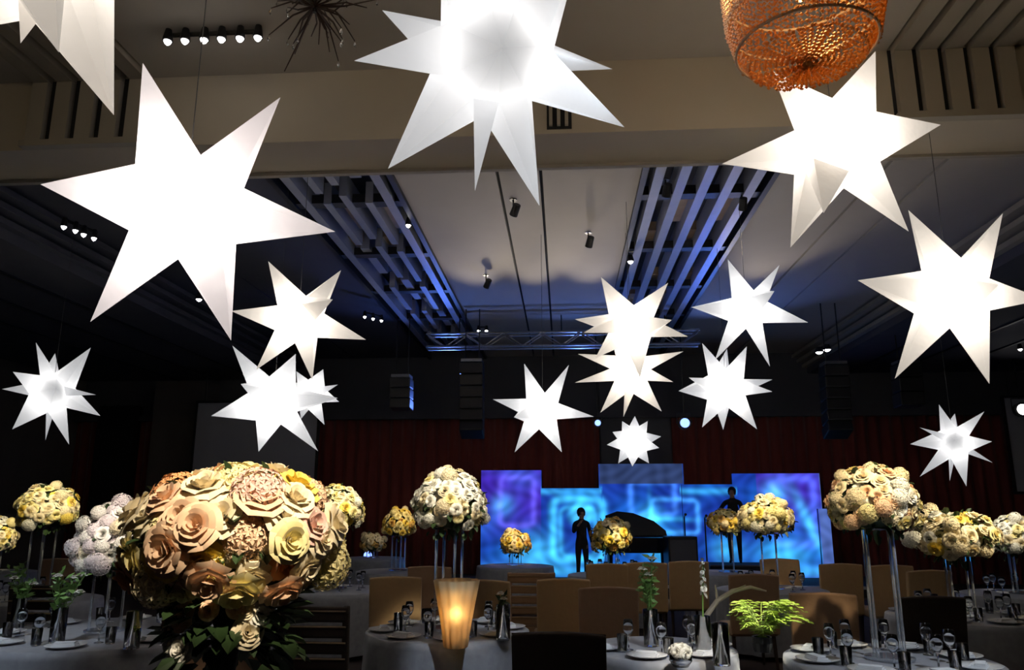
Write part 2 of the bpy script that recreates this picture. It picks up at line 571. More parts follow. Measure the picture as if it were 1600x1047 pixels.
M_SET = bpy.data.materials.new('luminous_set_print')
M_SET.use_nodes = True
_nt = M_SET.node_tree
_nt.nodes.clear()
_o = _nt.nodes.new('ShaderNodeOutputMaterial')
_e = _nt.nodes.new('ShaderNodeEmission')
_c = _nt.nodes.new('ShaderNodeVertexColor')
_c.layer_name = 'print'
_nt.links.new(_c.outputs[0], _e.inputs[0])
_e.inputs[1].default_value = 1.0
_nt.links.new(_e.outputs[0], _o.inputs[0])


def set_panel(px0, px1, py0, y, label, z0=.22):
    p0 = atY(px0, py0, y)
    p1 = atY(px1, py0, y)
    t = thing('luminous_backdrop', label, 'backdrop', ((p0.x + p1.x) / 2, y, z0), group='glowing blue stage panels')
    w, h = p1.x - p0.x, p0.z - z0
    MB().bbox(-w / 2, w / 2, .01, .10, 0, h).build('panel_body', M_BLACK, t)
    nx, nz = max(6, int(w / .03)), max(10, int(h / .03))
    mb = MB()
    cols = []
    # design units from the panel's own size
    ux0, uy1 = px0, py0
    for j in range(nz + 1):
        for i in range(nx + 1):
            mb.v.append((-w / 2 + w * i / nx, 0, h * j / nz))
            q = set_colour(px0 + (px1 - px0) * i / nx, py0 + (902 - py0) * (1 - j / nz))
            cols.append((max(q.x, 0), max(q.y, 0), max(q.z, 0), 1))
    for j in range(nz):
        for i in range(nx):
            k = j * (nx + 1) + i
            mb.f.append((k, k + 1, k + nx + 2, k + nx + 1))
    me = mb.mesh('lit_face', M_SET, fix=False)
    ca = me.color_attributes.new('print', 'FLOAT_COLOR', 'POINT')
    for i, q in enumerate(cols):
        ca.data[i].color = q
    obj('lit_face', me, t)


set_panel(752, 846, 735, 18.6, 'violet blue glowing panel at the left end of the stage set')
set_panel(844, 941, 763, 18.45, 'cyan glowing panel with a square ring and round eye')
set_panel(935, 1067, 725, 18.75, 'taller glowing panel with dark top and a cyan star burst')
set_panel(1065, 1148, 757, 18.55, 'plain blue glowing panel right of the star burst')
set_panel(1143, 1280, 740, 18.65, 'wide blue violet glowing panel with a slanting cyan streak')
set_panel(1278, 1296, 795, 18.55, 'narrow pale blue panel at the right end of the set')

# ------------------------------------------------------------------ truss, loudspeakers, fixtures
tA = atY(668, 534, 15.6)
tB = atY(1092, 534, 15.6)
t = thing('lighting_truss', 'aluminium box truss hung across the hall in front of the stage', 'truss', (tA.x, 15.6, tA.z))
L = tB.x - tA.x
for dy in (-.14, .14):
    for dz in (-.14, .14):
        MB().tube([(0, dy, dz), (L, dy, dz)], .025, 8).build('chord', M_ALU, t)
n = 14
lat = MB().tube([(0, 0, -.14), (L / n, 0, .14)], .013, 6).mesh('lattice_bar', M_ALU)
lat2 = MB().tube([(0, 0, .14), (L / n, 0, -.14)], .013, 6).mesh('lattice_bar', M_ALU)
for k in range(n):
    for dy in (-.14, .14):
        obj('lattice_bar', lat if k % 2 else lat2, t, (k * L / n, dy, 0))
for k in (.12, .5, .88):
    MB().tube([(L * k, 0, .14), (L * k, 0, ZC - tA.z)], .012, 6).build('suspension_cable', M_BLACK, t)


def line_array(x, y0, y1, Y, n, w, label):
    p = atY(x, y0, Y)
    q = atY(x, y1, Y)
    h = (p.z - q.z) / n
    t = thing('line_array_speaker', label, 'loudspeaker', (p.x, Y, p.z), group='hanging loudspeaker columns')
    for k in range(n):
        tilt = -.015 * k * k
        e = bevel(MB().box((0, 0, 0), (w, .40, h * .94)).build('speaker_cabinet', M_BLACK, t, loc=(0, .02 * k, -h * (k + .5)), rot=(tilt, 0, 0)), .015)
        MB().box((0, -.205, 0), (w * .86, .01, h * .7)).build('grille', M_BLACK, e)
    MB().box((0, 0, .04), (w * .9, .35, .06)).build('rigging_frame', M_ALU, t)
    for sx in (-.3, .3):
        MB().tube([(w * sx, 0, .06), (w * sx, 0, ZC - p.z)], .012, 6).build('chain', M_BLACK, t)


line_array(738, 568, 680, 15.0, 6, .46, 'tall black speaker column hanging left of the middle stars')
line_array(1302, 572, 680, 15.0, 6, .46, 'tall black speaker column hanging right of the middle stars')
line_array(628, 592, 640, 15.5, 3, .42, 'short black speaker cluster left of the tall speaker column')
line_array(1415, 570, 636, 15.5, 3, .46, 'short black speaker cluster under the large right star')


def spot_cluster(pxs, py, Z, label, r=.05, dz=0):
    pts = [atZ(x, py + (dz * i), Z) for i, x in enumerate(pxs)]
    c = sum(pts, Vector()) / len(pts)
    t = thing('ceiling_spotlight', label, 'spotlight', (c.x, c.y, Z))
    rel = [p - c for p in pts]
    if len(pts) > 1:
        MB().tube([rel[0] + Vector((0, .05, .08)), rel[-1] + Vector((0, .05, .08))], .02, 6).build('track', M_BLACK, t)
    for p in rel:
        hsg = MB().lathe([(r * .8, .10), (r * 1.25, .02), (r * 1.3, -.01), (r * 1.1, -.01)], 12).build('lamp_housing', M_BLACK, t, loc=p)
        MB().lathe([(0, -.05), (r * .6, -.035), (r, -.012), (r * .9, 0)], 12).build('bulb', M_BULB, hsg, smooth=True)
    return t


spot_cluster((262, 289, 319, 346, 375, 403), 63, 5.6, 'row of six small white spotlights above the large left star', .032, -1.2)
spot_cluster((100, 118, 131, 147), 353, 5.02, 'short row of white spotlights on the dark ceiling at left', .03, 6)
spot_cluster((570, 583, 596), 494, 5.35, 'cluster of three faint spotlights above the cream star', .03, 3)
spot_cluster((311,), 467, 5.1, 'single spotlight under the large left star', .045)
spot_cluster((638,), 351, 5.6, 'single tiny spotlight beside the ceiling fins', .035)
spot_cluster((1280, 1292), 550, 4.9, 'bright twin spotlight right of the six pointed stars', .07, -4)
spot_cluster((748, 760), 516, 5.5, 'pair of small spotlights above the truss', .035)
spot_cluster((985,), 408, 5.55, 'single small spotlight above the double star', .045)
spot_cluster((1594,), 545, 4.9, 'small spotlight at the far right under the dark ceiling', .04)


def stage_lamp(px, py, Y, label, m, r, floor=False):
    p = atY(px, py, Y)
    t = thing('stage_lamp', label, 'stage light', p)
    MB().lathe([(r * .7, -.22), (r * 1.2, -.12), (r * 1.3, .02), (r * 1.1, .02)], 14).build('lamp_body', M_BLACK, t, rot=(PI / 2, 0, 0))
    MB().lathe([(0, .05), (r * .6, .04), (r, .015), (r, 0)], 14).build('lens', m, t, rot=(PI / 2, 0, 0), smooth=True)
    MB().tube([(-r * 1.4, .06, 0), (-r * 1.4, .06, r * 2), (r * 1.4, .06, r * 2), (r * 1.4, .06, 0)], .012, 6).build('yoke', M_BLACK, t)
    MB().tube([(0, .06, r * 2), (0, .06, 5.69 - p.z if not floor else -p.z)], .015, 6).build('drop_pole', M_BLACK, t)


stage_lamp(934, 661, 16.5, 'small blue stage light left of the little spiky star', M_BLUEBULB, .07)
stage_lamp(1070, 661, 16.5, 'brighter blue stage light right of the little spiky star', M_BLUEBULB, .11)
stage_lamp(1597, 640, 18.2, 'bright white lamp in front of the right screen', M_BULB, .13)

stage_lamp(575, 868, 17.2, 'small blue lamp on a floor pole below the tiny distant bouquet', M_BLUEBULB, .10, floor=True)

# ------------------------------------------------------------------ star lanterns


def star_mesh(dirs, R, rv, name, m):
    b = bmesh.new()
    for d in dirs:
        b.verts.new(Vector(d[:3]).normalized())
    b.verts.ensure_lookup_table()
    bmesh.ops.convex_hull(b, input=list(b.verts))
    b.faces.ensure_lookup_table()
    b.verts.ensure_lookup_table()
    b.verts.index_update()
    b.faces.index_update()
    mb = MB()
    for i, v in enumerate(b.verts):
        fs = list(v.link_faces)
        if len(fs) < 3:
            continue
        d = v.co.normalized()
        u = d.orthogonal().normalized()
        w = d.cross(u)
        fs.sort(key=lambda f: math.atan2((f.calc_center_median() - d).dot(w), (f.calc_center_median() - d).dot(u)))
        ring = [f.calc_center_median().normalized() * rv * R for f in fs]
        ln = R * dirs[i][3]
        nseg = 4
        vv, ff = [], []
        k = len(ring)
        # straight spike walls split in rings so that the glow falls off evenly
        for s_ in range(nseg):
            tt = s_ / nseg
            vv += [r_ * (1 - tt) + d * ln * tt for r_ in ring]
        vv.append(d * ln)
        for s_ in range(nseg - 1):
            for j in range(k):
                ff.append((s_ * k + j, s_ * k + (j + 1) % k, (s_ + 1) * k + (j + 1) % k, (s_ + 1) * k + j))
        for j in range(k):
            ff.append(((nseg - 1) * k + j, (nseg - 1) * k + (j + 1) % k, nseg * k))
        mb.add(vv, ff)
    b.free()
    return mb.mesh(name, m)


def star(cx, cy, rpx, R, tips, label, m, rv=.43, front=(.12, -.05), lamp=1.0, flen=.5):
    """cx, cy: where the photo shows its middle; rpx its spike length in the photo; R the real spike length in m"""
    depth = FPX * R / rpx
    c = atD(cx, cy, depth)
    fwd = (c - EYE).normalized()
    rt = fwd.cross(Vector((0, 0, 1))).normalized()
    up = rt.cross(fwd)
    dirs = []
    for i, tp in enumerate(tips):
        dx, dy = (tp[0] - cx) / rpx, -(tp[1] - cy) / rpx
        r = math.hypot(dx, dy)
        if len(tp) > 2:
            z = tp[2]
        else:
            z = math.sqrt(max(0, 1 - r * r)) * (1 if i % 2 else -1)
            z = max(-.22, min(.22, z))
        v = (EYE + ray(tp[0], tp[1]) * (depth - z * R) - c) / R
        dirs.append((v.x, v.y, v.z, v.length))
    f = -fwd + rt * front[0] + up * front[1]
    dirs.append((f.x, f.y, f.z, flen))
    k = fwd + rt * .1
    dirs.append((k.x, k.y, k.z, .95))
    t = thing('star_lantern', label, 'star lantern', c, group='glowing star lanterns hung from the ceiling')
    obj('fabric_star', star_mesh(dirs, R, rv, 'fabric_star', m), t)
    top = ZC if (c.y < 6.27 or -7.2 < c.x < 6.3) else 5.15
    if 6.27 <= c.y <= 6.94:
        top = ZB
    if (-3.55 < c.x < -2.0 or .98 < c.x < 2.62) and c.y > 6.94:
        top = ZC + .55
    MB().tube([(0, 0, R * .3), (0, 0, top - c.z)], .003, 5).build('hanging_wire', M_WIRE, t)
    bulb = add_light('star_bulb', 'POINT', c, STAR_LAMP * lamp * (R / .75) ** 2, (1.0, .96, .92), shadow_soft_size=.05)
    bulb.location = (0, 0, 0)
    bulb.parent = t
    return t


star(70, -75, 250, .75, [(178, 180), (32, 68), (92, 82, .8), (-120, 60), (-150, -130), (20, -310), (200, -250), (300, -100)],
     'white star lantern cut off by the top left corner', STAR_CREAM, lamp=.6, front=(.3, .1))
star(290, 322, 235, .75, [(223, 98), (438, 152), (524, 362), (361, 532), (141, 503), (63, 288)],
     'largest six pointed white star at upper left', STAR_ROSE, rv=.40, lamp=1.7)
star(770, 90, 225, .80, [(597, 16), (553, 95), (606, 264), (742, 299), (843, 322), (976, 199), (957, 108), (905, -75), (790, -140), (690, -130)],
     'large many pointed white star at top centre', STAR_WHITE, rv=.42, front=(.06, .06), lamp=.42, flen=.92)
star(1303, 225, 180, .80, [(1128, 256), (1235, 387), (1287, 333, .75), (1420, 362), (1470, 195), (1368, 80), (1205, 110)],
     'white star partly behind the amber chandelier', STAR_CREAM, rv=.41)
star(1485, 462, 148, .80, [(1419, 328), (1567, 333), (1632, 468), (1546, 600), (1398, 592), (1340, 438), (1560, 445, .62)],
     'large white star at the right edge', STAR_CREAM, rv=.39)
star(467, 500, 108, .75, [(419, 408), (533, 422), (572, 531), (488, 594), (400, 578), (361, 486), (520, 468, .62)],
     'cream six pointed star right below the largest star', STAR_CREAM, rv=.38)
star(82, 614, 80, .70, [(56, 535), (86, 552, -.6), (142, 543), (150, 617, .4), (157, 650), (108, 695), (71, 688), (19, 671), (3, 608), (20, 581)],
     'many pointed white star at the far left', STAR_WHITE, rv=.40, front=(.05, .1), lamp=.5, flen=.92)
star(428, 628, 98, .75, [(363, 540), (462, 553), (528, 622, .3), (497, 705), (404, 706), (330, 650), (376, 600, .6)],
     'white star hanging just below the cream star', STAR_WHITE, rv=.40)
star(487, 616, 46, .50, [(505, 577), (528, 601), (530, 628), (507, 664), (470, 655), (448, 632), (445, 600), (463, 580)],
     'little spiky star overlapping the star at left', STAR_WHITE, rv=.48)
star(848, 640, 78, .70, [(819, 568), (889, 570), (928, 651), (878, 707), (804, 707), (770, 624), (803, 652, .6)],
     'six pointed white star left of the pair hanging in line', STAR_WHITE, rv=.38)
star(985, 508, 86, .70, [(939, 433), (1044, 442), (1075, 526), (1050, 500, .5), (1000, 590), (930, 560), (898, 499), (912, 520, .5)],
     'upper star of the overlapping pair in the middle', STAR_CREAM, rv=.42)
star(985, 577, 82, .74, [(903, 553), (898, 598), (938, 645), (974, 652), (1034, 643), (1052, 597), (1068, 549), (1012, 500), (950, 502)],
     'lower star of the overlapping pair in the middle', STAR_CREAM, rv=.42)
star(990, 690, 42, .50, [(992, 650), (1012, 658), (1033, 682), (1030, 700), (1014, 724), (988, 729), (966, 724), (948, 695), (957, 675), (972, 658)],
     'smallest spiky star above the middle of the stage set', STAR_WHITE, rv=.48)
star(1166, 485, 88, .72, [(1137, 405), (1218, 414), (1263, 504), (1203, 573), (1117, 563), (1080, 480), (1210, 455, .65)],
     'six pointed white star right of the overlapping pair', STAR_WHITE, rv=.37)
star(1134, 605, 74, .70, [(1097, 536), (1136, 545, -.6), (1167, 541), (1207, 593), (1207, 612, .3), (1183, 671), (1130, 672), (1097, 668), (1060, 611), (1076, 590)],
     'white star below the right six pointed star', STAR_WHITE, rv=.40)
star(1490, 692, 62, .62, [(1467, 632), (1492, 646, -.6), (1538, 643), (1550, 690), (1551, 723), (1510, 760), (1484, 752), (1437, 745), (1422, 694), (1437, 668)],
     'small many pointed star at lower right', STAR_WHITE, rv=.40, front=(.03, .08), lamp=.5, flen=.92)

# ------------------------------------------------------------------ amber bead chandelier
cc = atD(1255, 30, 4.55)
ch = thing('bead_chandelier', 'amber bead drum chandelier at upper right', 'chandelier', cc)


def bead_tier(r0, r1, z0, z1, ns, bead=.013):
    mb = MB()
    oc = [(1, 0, 0), (-1, 0, 0), (0, 1, 0), (0, -1, 0), (0, 0, 1), (0, 0, -1)]
    fc = [(0, 2, 4), (2, 1, 4), (1, 3, 4), (3, 0, 4), (2, 0, 5), (1, 2, 5), (3, 1, 5), (0, 3, 5)]
    nb = max(2, int(math.hypot(z1 - z0, r1 - r0) / (bead * 2.0)))
    for s_ in range(ns):
        a = 2 * PI * (s_ + random.uniform(-.3, .3)) / ns
        off = random.uniform(0, .026)
        for k in range(nb):
            f = k / (nb - 1)
            r = r0 + (r1 - r0) * f
            z = z0 + (z1 - z0) * f - off
            q = bead * random.uniform(.8, 1.1)
            mb.add([(r * math.cos(a) + q * p[0], r * math.sin(a) + q * p[1], z + q * p[2]) for p in oc], fc)
    return mb


TR = .455
for (r0, r1, z0, z1, ns) in ((TR * .96, TR, .50, .22, 96), (TR, TR * .97, .24, .0, 96), (TR * .97, TR * .88, .02, -.17, 96), (TR * .84, TR * .72, -.15, -.25, 84),
                             (TR * .72, .02, -.25, -.275, 64)):
    o = bead_tier(r0, r1, z0, z1, ns).build('bead_tier', M_BEAD, ch, fix=False)
    o['kind'] = 'stuff'
for r, z in ((TR * .97, .5), (TR * .99, .23), (TR * .96, .01), (TR * .87, -.19)):
    MB().tube([(r * math.cos(2 * PI * k / 40), r * math.sin(2 * PI * k / 40), z) for k in range(41)], .009, 6, cap=False).build('hoop', M_BRONZE, ch)
MB().lathe([(.10, .5), (.11, .53), (TR * .97, .50), (TR * .97, .515), (.12, .55), (.03, .58), (.03, ZC - cc.z - .05), (.12, ZC - cc.z - .03), (.12, ZC - cc.z)], 24).build('canopy', M_BRONZE, ch)
for k in range(5):
    a = 2 * PI * k / 5
    MB().lathe([(0, -.05), (.025, -.03), (.03, 0), (.02, .03), (.012, .06)], 10).build('bulb', M_FLAME, ch, loc=(.2 * math.cos(a), .2 * math.sin(a), .30), smooth=True)
add_light('chandelier_lamp', 'POINT', cc + Vector((0, 0, .08)), CHAND_POWER, (1.0, .66, .32), shadow_soft_size=.12)

# dark twig chandelier at the top left
c2 = atD(492, 10, 5.6)
t = thing('twig_chandelier', 'dark unlit twig chandelier with crystal drops at the top', 'chandelier', c2)
MB().tube([(0, 0, -.05), (0, 0, ZC - c2.z)], .015, 8).build('stem', M_BLACK, t)
drop = MB().lathe([(0, -.035), (.012, -.012), (0, .02)], 6).mesh('crystal_drop', M_GLASS)
for k in range(46):
    a = random.uniform(0, 2 * PI)
    e = random.uniform(-.9, .9)
    ln = random.uniform(.22, .46)
    d = Vector((math.cos(a) * math.cos(e), math.sin(a) * math.cos(e), math.sin(e)))
    p1 = d * ln * .55 + Vector((0, 0, random.uniform(-.05, .05)))
    p2 = d * ln + Vector((random.uniform(-.06, .06), random.uniform(-.06, .06), random.uniform(-.08, .02)))
    o = MB().tube([(0, 0, 0), p1, p2], [.009, .007, .004], 6).build('twig', M_WOOD, t)
    if k % 2 == 0:
        obj('crystal_drop', drop, o, p2 - Vector((0, 0, .02)))

# ------------------------------------------------------------------ flowers


def rose_mesh(name, m, seed):
    rd = random.Random(seed)
    mb = MB()
    rings = [(3, .10, .22, .62, .05), (4, .16, .40, .66, .06), (5, .22, .62, .60, .12), (6, .28, .84, .46, .2), (7, .30, 1.02, .26, .28)]
    for ri, (n, rb, rt, h, curl) in enumerate(rings):
        for k in range(n):
            ph = 2 * PI * (k + .5 * (ri % 2)) / n + rd.uniform(-.15, .15)
            w = PI / n * 1.35
            hh = h * rd.uniform(.9, 1.1)
            vs_ = []
            NS, NT = 4, 3
            for tt in range(NT + 1):
                q = tt / NT
                for ss in range(NS + 1):
                    s_ = -1 + 2 * ss / NS
                    rr = rb + (rt - rb) * q ** .8 + curl * q ** 3 * .5
                    aa = ph + s_ * w * (0.45 + .55 * math.sin(min(1, q * 1.3 + .25) * PI / 2)) * (1 - .25 * q ** 4)
                    zz = -.30 + hh * q - .14 * s_ * s_ * q - (curl * .8) * q ** 4 + rd.uniform(-.015, .015)
                    vs_.append((rr * math.cos(aa), rr * math.sin(aa), zz))
            fs = [(t_ * (NS + 1) + s2, t_ * (NS + 1) + s2 + 1, (t_ + 1) * (NS + 1) + s2 + 1, (t_ + 1) * (NS + 1) + s2) for t_ in range(NT) for s2 in range(NS)]
            mb.add(vs_, fs)
    return mb.mesh(name, m, smooth=True, fix=False)


def fib(n, zmin=-1.0):
    out = []
    g = PI * (3 - math.sqrt(5))
    for i in range(n):
        z = 1 - (1 - zmin) * (i + .5) / n
        r = math.sqrt(max(0, 1 - z * z))
        out.append(Vector((r * math.cos(g * i), r * math.sin(g * i), z)))
    return out


def hydrangea_mesh(name, m, seed):
    rd = random.Random(seed)
    mb = MB()
    for d in fib(80, -.45):
        d = d * rd.uniform(.88, 1.05)
        q = d.to_track_quat('Z', 'Y')
        sp = rd.uniform(0, PI)
        sz = rd.uniform(.24, .32)
        for k in range(4):
            a = sp + k * PI / 2
            pts = [(0, 0, 0), (sz * .55 * math.cos(a - .6), sz * .55 * math.sin(a - .6), .05),
                   (sz * math.cos(a), sz * math.sin(a), .02), (sz * .55 * math.cos(a + .6), sz * .55 * math.sin(a + .6), .05)]
            mb.add([q @ Vector(p) + d for p in pts], [(0, 1, 2, 3)])
    # receptacle under the florets
    mb.lathe([(0, -.6), (.5, -.5), (.66, -.1), (.72, .3), (.46, .62), (0, .76)], 10)
    return mb.mesh(name, m, fix=False)


BLOOM = {}
for cn in FLOWERS:
    BLOOM['rose', cn] = [rose_mesh('rose', FLOWERS[cn], s_) for s_ in (1, 2)]
    BLOOM['hydrangea', cn] = [hydrangea_mesh('hydrangea', FLOWERS[cn], s_) for s_ in (3, 4)]


def leaf_cloud(n, rx, rz, size, m, zlo=-1.0, seed=1, rmin=.6):
    rd = random.Random(seed)
    mb = MB()
    for _ in range(n):
        while True:
            d = Vector((rd.uniform(-1, 1), rd.uniform(-1, 1), rd.uniform(zlo, 1)))
            if rmin < d.length < 1:
                break
        p = Vector((d.x * rx, d.y * rx, d.z * rz))
        q = (d.normalized() + Vector((rd.uniform(-.5, .5), rd.uniform(-.5, .5), rd.uniform(-.7, .2)))).to_track_quat('Y', 'Z')
        s_ = size * rd.uniform(.7, 1.3)
        pts = [(0, 0, 0), (s_ * .3, s_ * .4, .12 * s_), (s_ * .2, s_ * .8, .05 * s_), (0, s_, -.1 * s_), (-s_ * .2, s_ * .8, .05 * s_), (-s_ * .3, s_ * .4, .12 * s_)]
        mb.add([q @ Vector(a_) + p for a_ in pts], [(0, 1, 2, 3), (0, 3, 4, 5)])
    return mb


def pin_fixture(src, target, label):
    short = label.split(' in front')[0].split(' before')[0].split(' right of')[0].split(' under')[0]
    t = thing('pin_spotlight', 'tiny black ceiling spotlight aimed at the ' + ' '.join(short.split()[:7]), 'spotlight', src, group='ceiling pin spotlights')
    q = (Vector(target) - src).to_track_quat('-Z', 'Y').to_euler()
    MB().lathe([(.045, .16), (.05, .15), (.055, .0), (.05, .0), (.045, .14)], 14).build('lamp_can', M_BLACK, t, rot=q)
    MB().tube([(0, 0, .10), (0, 0, 5.72 - src.z)], .012, 6).build('ceiling_stem', M_BLACK, t)
    MB().lathe([(.05, 5.69 - src.z), (.05, 5.70 - src.z)], 14).build('ceiling_plate', M_BLACK, t)


def bouquet(name, c, rx, rz, n, bs, palette, label, seed, zmin=-.55, hyd=.3, lit=1.0, spot_from=None, leaves=120, group='tall floral centrepieces', tint=(1.0, .83, .58)):
    rd = random.Random(seed)
    t = thing(name, label, 'bouquet', c, rd.uniform(0, 6), group)
    core = MB().lathe([(0, -.6 * rz), (rx * .45, -.55 * rz), (rx * .72, -.1 * rz), (rx * .62, .45 * rz), (rx * .3, .72 * rz), (0, .78 * rz)], 14)
    core.build('floral_foam', M_LEAF, t, smooth=True)
    o = leaf_cloud(leaves, rx * .86, rz * .86, .08 * (rx / .38), M_LEAF, -.9, seed).build('foliage', M_LEAF, t, fix=False)
    o['kind'] = 'stuff'
    for i, d in enumerate(fib(n, zmin)):
        d = (d + Vector((rd.uniform(-.12, .12), rd.uniform(-.12, .12), rd.uniform(-.1, .1)))).normalized()
        kind = 'hydrangea' if rd.random() < hyd else 'rose'
        cn = rd.choices([p[0] for p in palette], [p[1] for p in palette])[0]
        k = rd.uniform(.84, 1.06) if rx < .365 or n < 100 else rd.uniform(.74, 1.13)
        s_ = bs * rd.uniform(.85, 1.2) * (1.15 if kind == 'hydrangea' else 1)
        p = Vector((d.x * rx * k, d.y * rx * k, d.z * rz * k))
        nrm = Vector((d.x / rx, d.y / rx, d.z / rz)).normalized()
        o = obj(kind, rd.choice(BLOOM[kind, cn]), t, p * .93)
        o.rotation_euler = (nrm.to_track_quat('Z', 'Y') @ Quaternion((0, 0, 1), rd.uniform(0, 6.28))).to_euler()
        o.scale = (s_, s_, s_)
    if lit:
        # pin spot from the ceiling track on the camera's side
        sy = max(-.5, c[1] - 3.6)
        if 5.9 < sy < 7.3:
            sy = 7.3
        src = Vector(spot_from) if spot_from else Vector((c[0] * .55 + .9, sy, 5.48))
        if src.y > 5.2 and -7.2 < src.x < 6.3:
            pin_fixture(src, c, label)
        dist = (Vector(c) - src).length
        sl = add_light('pin_spot', 'SPOT', src, 62 * PIN_POWER * lit * dist * dist / 16, tint, c,
                       spot_size=2 * math.atan(1.15 * rx / dist), spot_blend=.6, shadow_soft_size=.12)
    return t


def flower_stand(c, ztop, r, label, rods=4, base_z=.765):
    t = thing('flower_stand', label, 'flower stand', (c[0], c[1], base_z), group='clear stands under the centrepieces')
    h = ztop - base_z
    MB().lathe([(r * 1.15, 0), (r * 1.15, .012), (r, .015)], 28).build('base_plate', M_ACRYL, t)
    MB().lathe([(r * 1.0, h - .012), (r * 1.05, h)], 28).build('top_plate', M_ACRYL, t)
    rod = MB().tube([(0, 0, .012), (0, 0, h - .012)], .011, 10).mesh('rod', M_ACRYL)
    for k in range(rods):
        a = 2 * PI * (k + .35) / rods
        obj('rod', rod, t, (r * .85 * math.cos(a), r * .85 * math.sin(a), 0))


def round_table(x, y, r, label):  # r: radius of the top
    t = thing('banquet_table', 'round pedestal table under ' + label, 'table', (x, y, 0), group='round banquet tables')
    MB().lathe([(r - .02, .725), (r - .005, .73), (r - .005, .745), (0, .745)], 40).build('tabletop', M_WOOD, t)
    MB().lathe([(.32, 0), (.32, .03), (.06, .06), (.06, .70), (.25, .725)], 20).build('pedestal', M_BLACK, t)
    mb = MB()
    n = 96
    prof = [(0, .756, 0), (r * .5, .756, 0), (r * .97, .756, 0), (r + .005, .75, 0), (r + .012, .70, .15), (r + .02, .45, .6), (r + .03, .06, 1)]
    for (rr, z, f) in prof:
        for k in range(n):
            a = 2 * PI * k / n
            q = rr + f * (.025 * math.sin(12 * a + 1) + .014 * math.sin(19 * a + x))
            mb.v.append((q * math.cos(a), q * math.sin(a), z))
    for i in range(len(prof) - 1):
        for k in range(n):
            mb.f.append((i * n + k, i * n + (k + 1) % n, (i + 1) * n + (k + 1) % n, (i + 1) * n + k))
    o = mb.build('tablecloth', M_CLOTH, smooth=True, loc=(x, y, 0))
    tag(o, 'silver grey damask cloth ' + label, 'tablecloth', 'silver tablecloths')
    return t


W3 = [('white', 5), ('cream', 3), ('butter', 1)]
CR = [('cream', 4), ('butter', 3), ('white', 2), ('yellow', 1)]
YG = [('butter', 3), ('yellow', 3), ('gold', 2), ('cream', 2)]
PE = [('peach', 5), ('cream', 6), ('blush', 2), ('butter', 3), ('orange', 1), ('yellow', .6)]
#      px    py    Y    rx   rz   n  bloom palette hyd  label core, stand radius
BQ = [
    (178, 850, 6.5, .30, .36, 62, .068, [('white', 3), ('lilac', 4), ('cream', 1)], .75, 'pale lilac white hydrangea centrepiece left of the peach bouquet', 'the lilac hydrangea centrepiece', 1.0, (1, .86, .72)),
    (74, 797, 8.75, .35, .31, 64, .066, CR, .3, 'round cream yellow centrepiece under the far left star', 'the far left cream centrepiece', 1.0, (1, .86, .55)),
    (-8, 840, 12.3, .34, .34, 50, .07, CR, .3, 'cream bouquet cut by the left edge', 'the bouquet at the left edge', .8, (1, .86, .55)),
    (527, 800, 10.0, .36, .36, 62, .066, CR, .3, 'white and yellow centrepiece right of the peach bouquet', 'the white and yellow centrepiece', 1.3, (1, .88, .6)),
    (582, 849, 16.3, .27, .24, 40, .06, [('cream', 3), ('gold', 1)], .3, 'tiny distant dim bouquet above a blue light', 'the tiny distant bouquet', .12, (1, .85, .6)),
    (624, 820, 13.0, .28, .29, 48, .065, YG, .3, 'golden bouquet half hidden by the big white one', 'the half hidden golden bouquet', .6, (1, .78, .42)),
    (703, 790, 6.8, .345, .32, 84, .058, W3, .25, 'large round white centrepiece on clear rods left of the stage set', 'the large white centrepiece', 1.15, (1, .88, .66)),
    (805, 850, 14.3, .30, .26, 48, .06, YG, .2, 'small golden bouquet in front of the violet stage panel', 'the small golden bouquet before the violet panel', 1.1, (1, .75, .4)),
    (955, 840, 12.5, .34, .33, 56, .065, YG, .2, 'bright yellow bouquet in front of the square ring panel', 'the bright yellow bouquet', 2.2, (1, .80, .36)),
    (1134, 818, 13.0, .31, .25, 48, .065, YG, .3, 'smaller golden bouquet touching a wider one before the stage', 'the smaller golden bouquet at stage right', 1.7, (1, .78, .45)),
    (1198, 812, 10.4, .37, .29, 60, .068, CR, .3, 'wide cream bouquet in front of the right stage panel', 'the wide cream bouquet', 1.3, (1, .83, .5)),
    (1366, 788, 5.7, .32, .28, 84, .056, [('cream', 5), ('butter', 2), ('peach', 2), ('white', 2)], .35, 'large cream centrepiece right of the stage set', 'the large cream centrepiece', 1.3, (1, .82, .52)),
    (1491, 840, 8.0, .40, .28, 74, .066, CR, .35, 'low wide cream bouquet with a white rose at its left', 'the low wide cream bouquet', 1.4, (1, .84, .55)),
    (1588, 842, 10.0, .32, .29, 56, .068, W3, .3, 'white bouquet cut by the right edge', 'the white bouquet at the right edge', .9, (1, .9, .7)),
]
TABLES = {}
for i, (px, py, Y, rx, rz, n, bs, pal, hyd, lab, core, lit, tint) in enumerate(BQ):
    c = atY(px, py, Y)
    bouquet('floral_centrepiece', c, rx, rz, int(n * 1.4), bs * .86, pal, lab, 20 + i, hyd=hyd if hyd > .5 else hyd * .4, lit=lit, tint=tint, spot_from={12: (5.6, 4.9, 5.48)}.get(i))
    TABLES[i] = c
    round_table(c.x, c.y, .95 if i == 0 else .68, 'on the table of ' + core)
    zt_ = c.z - rz * .58
    if zt_ > .80:
        flower_stand(c, zt_, .10 + rx * .12, 'clear acrylic stand holding ' + core)

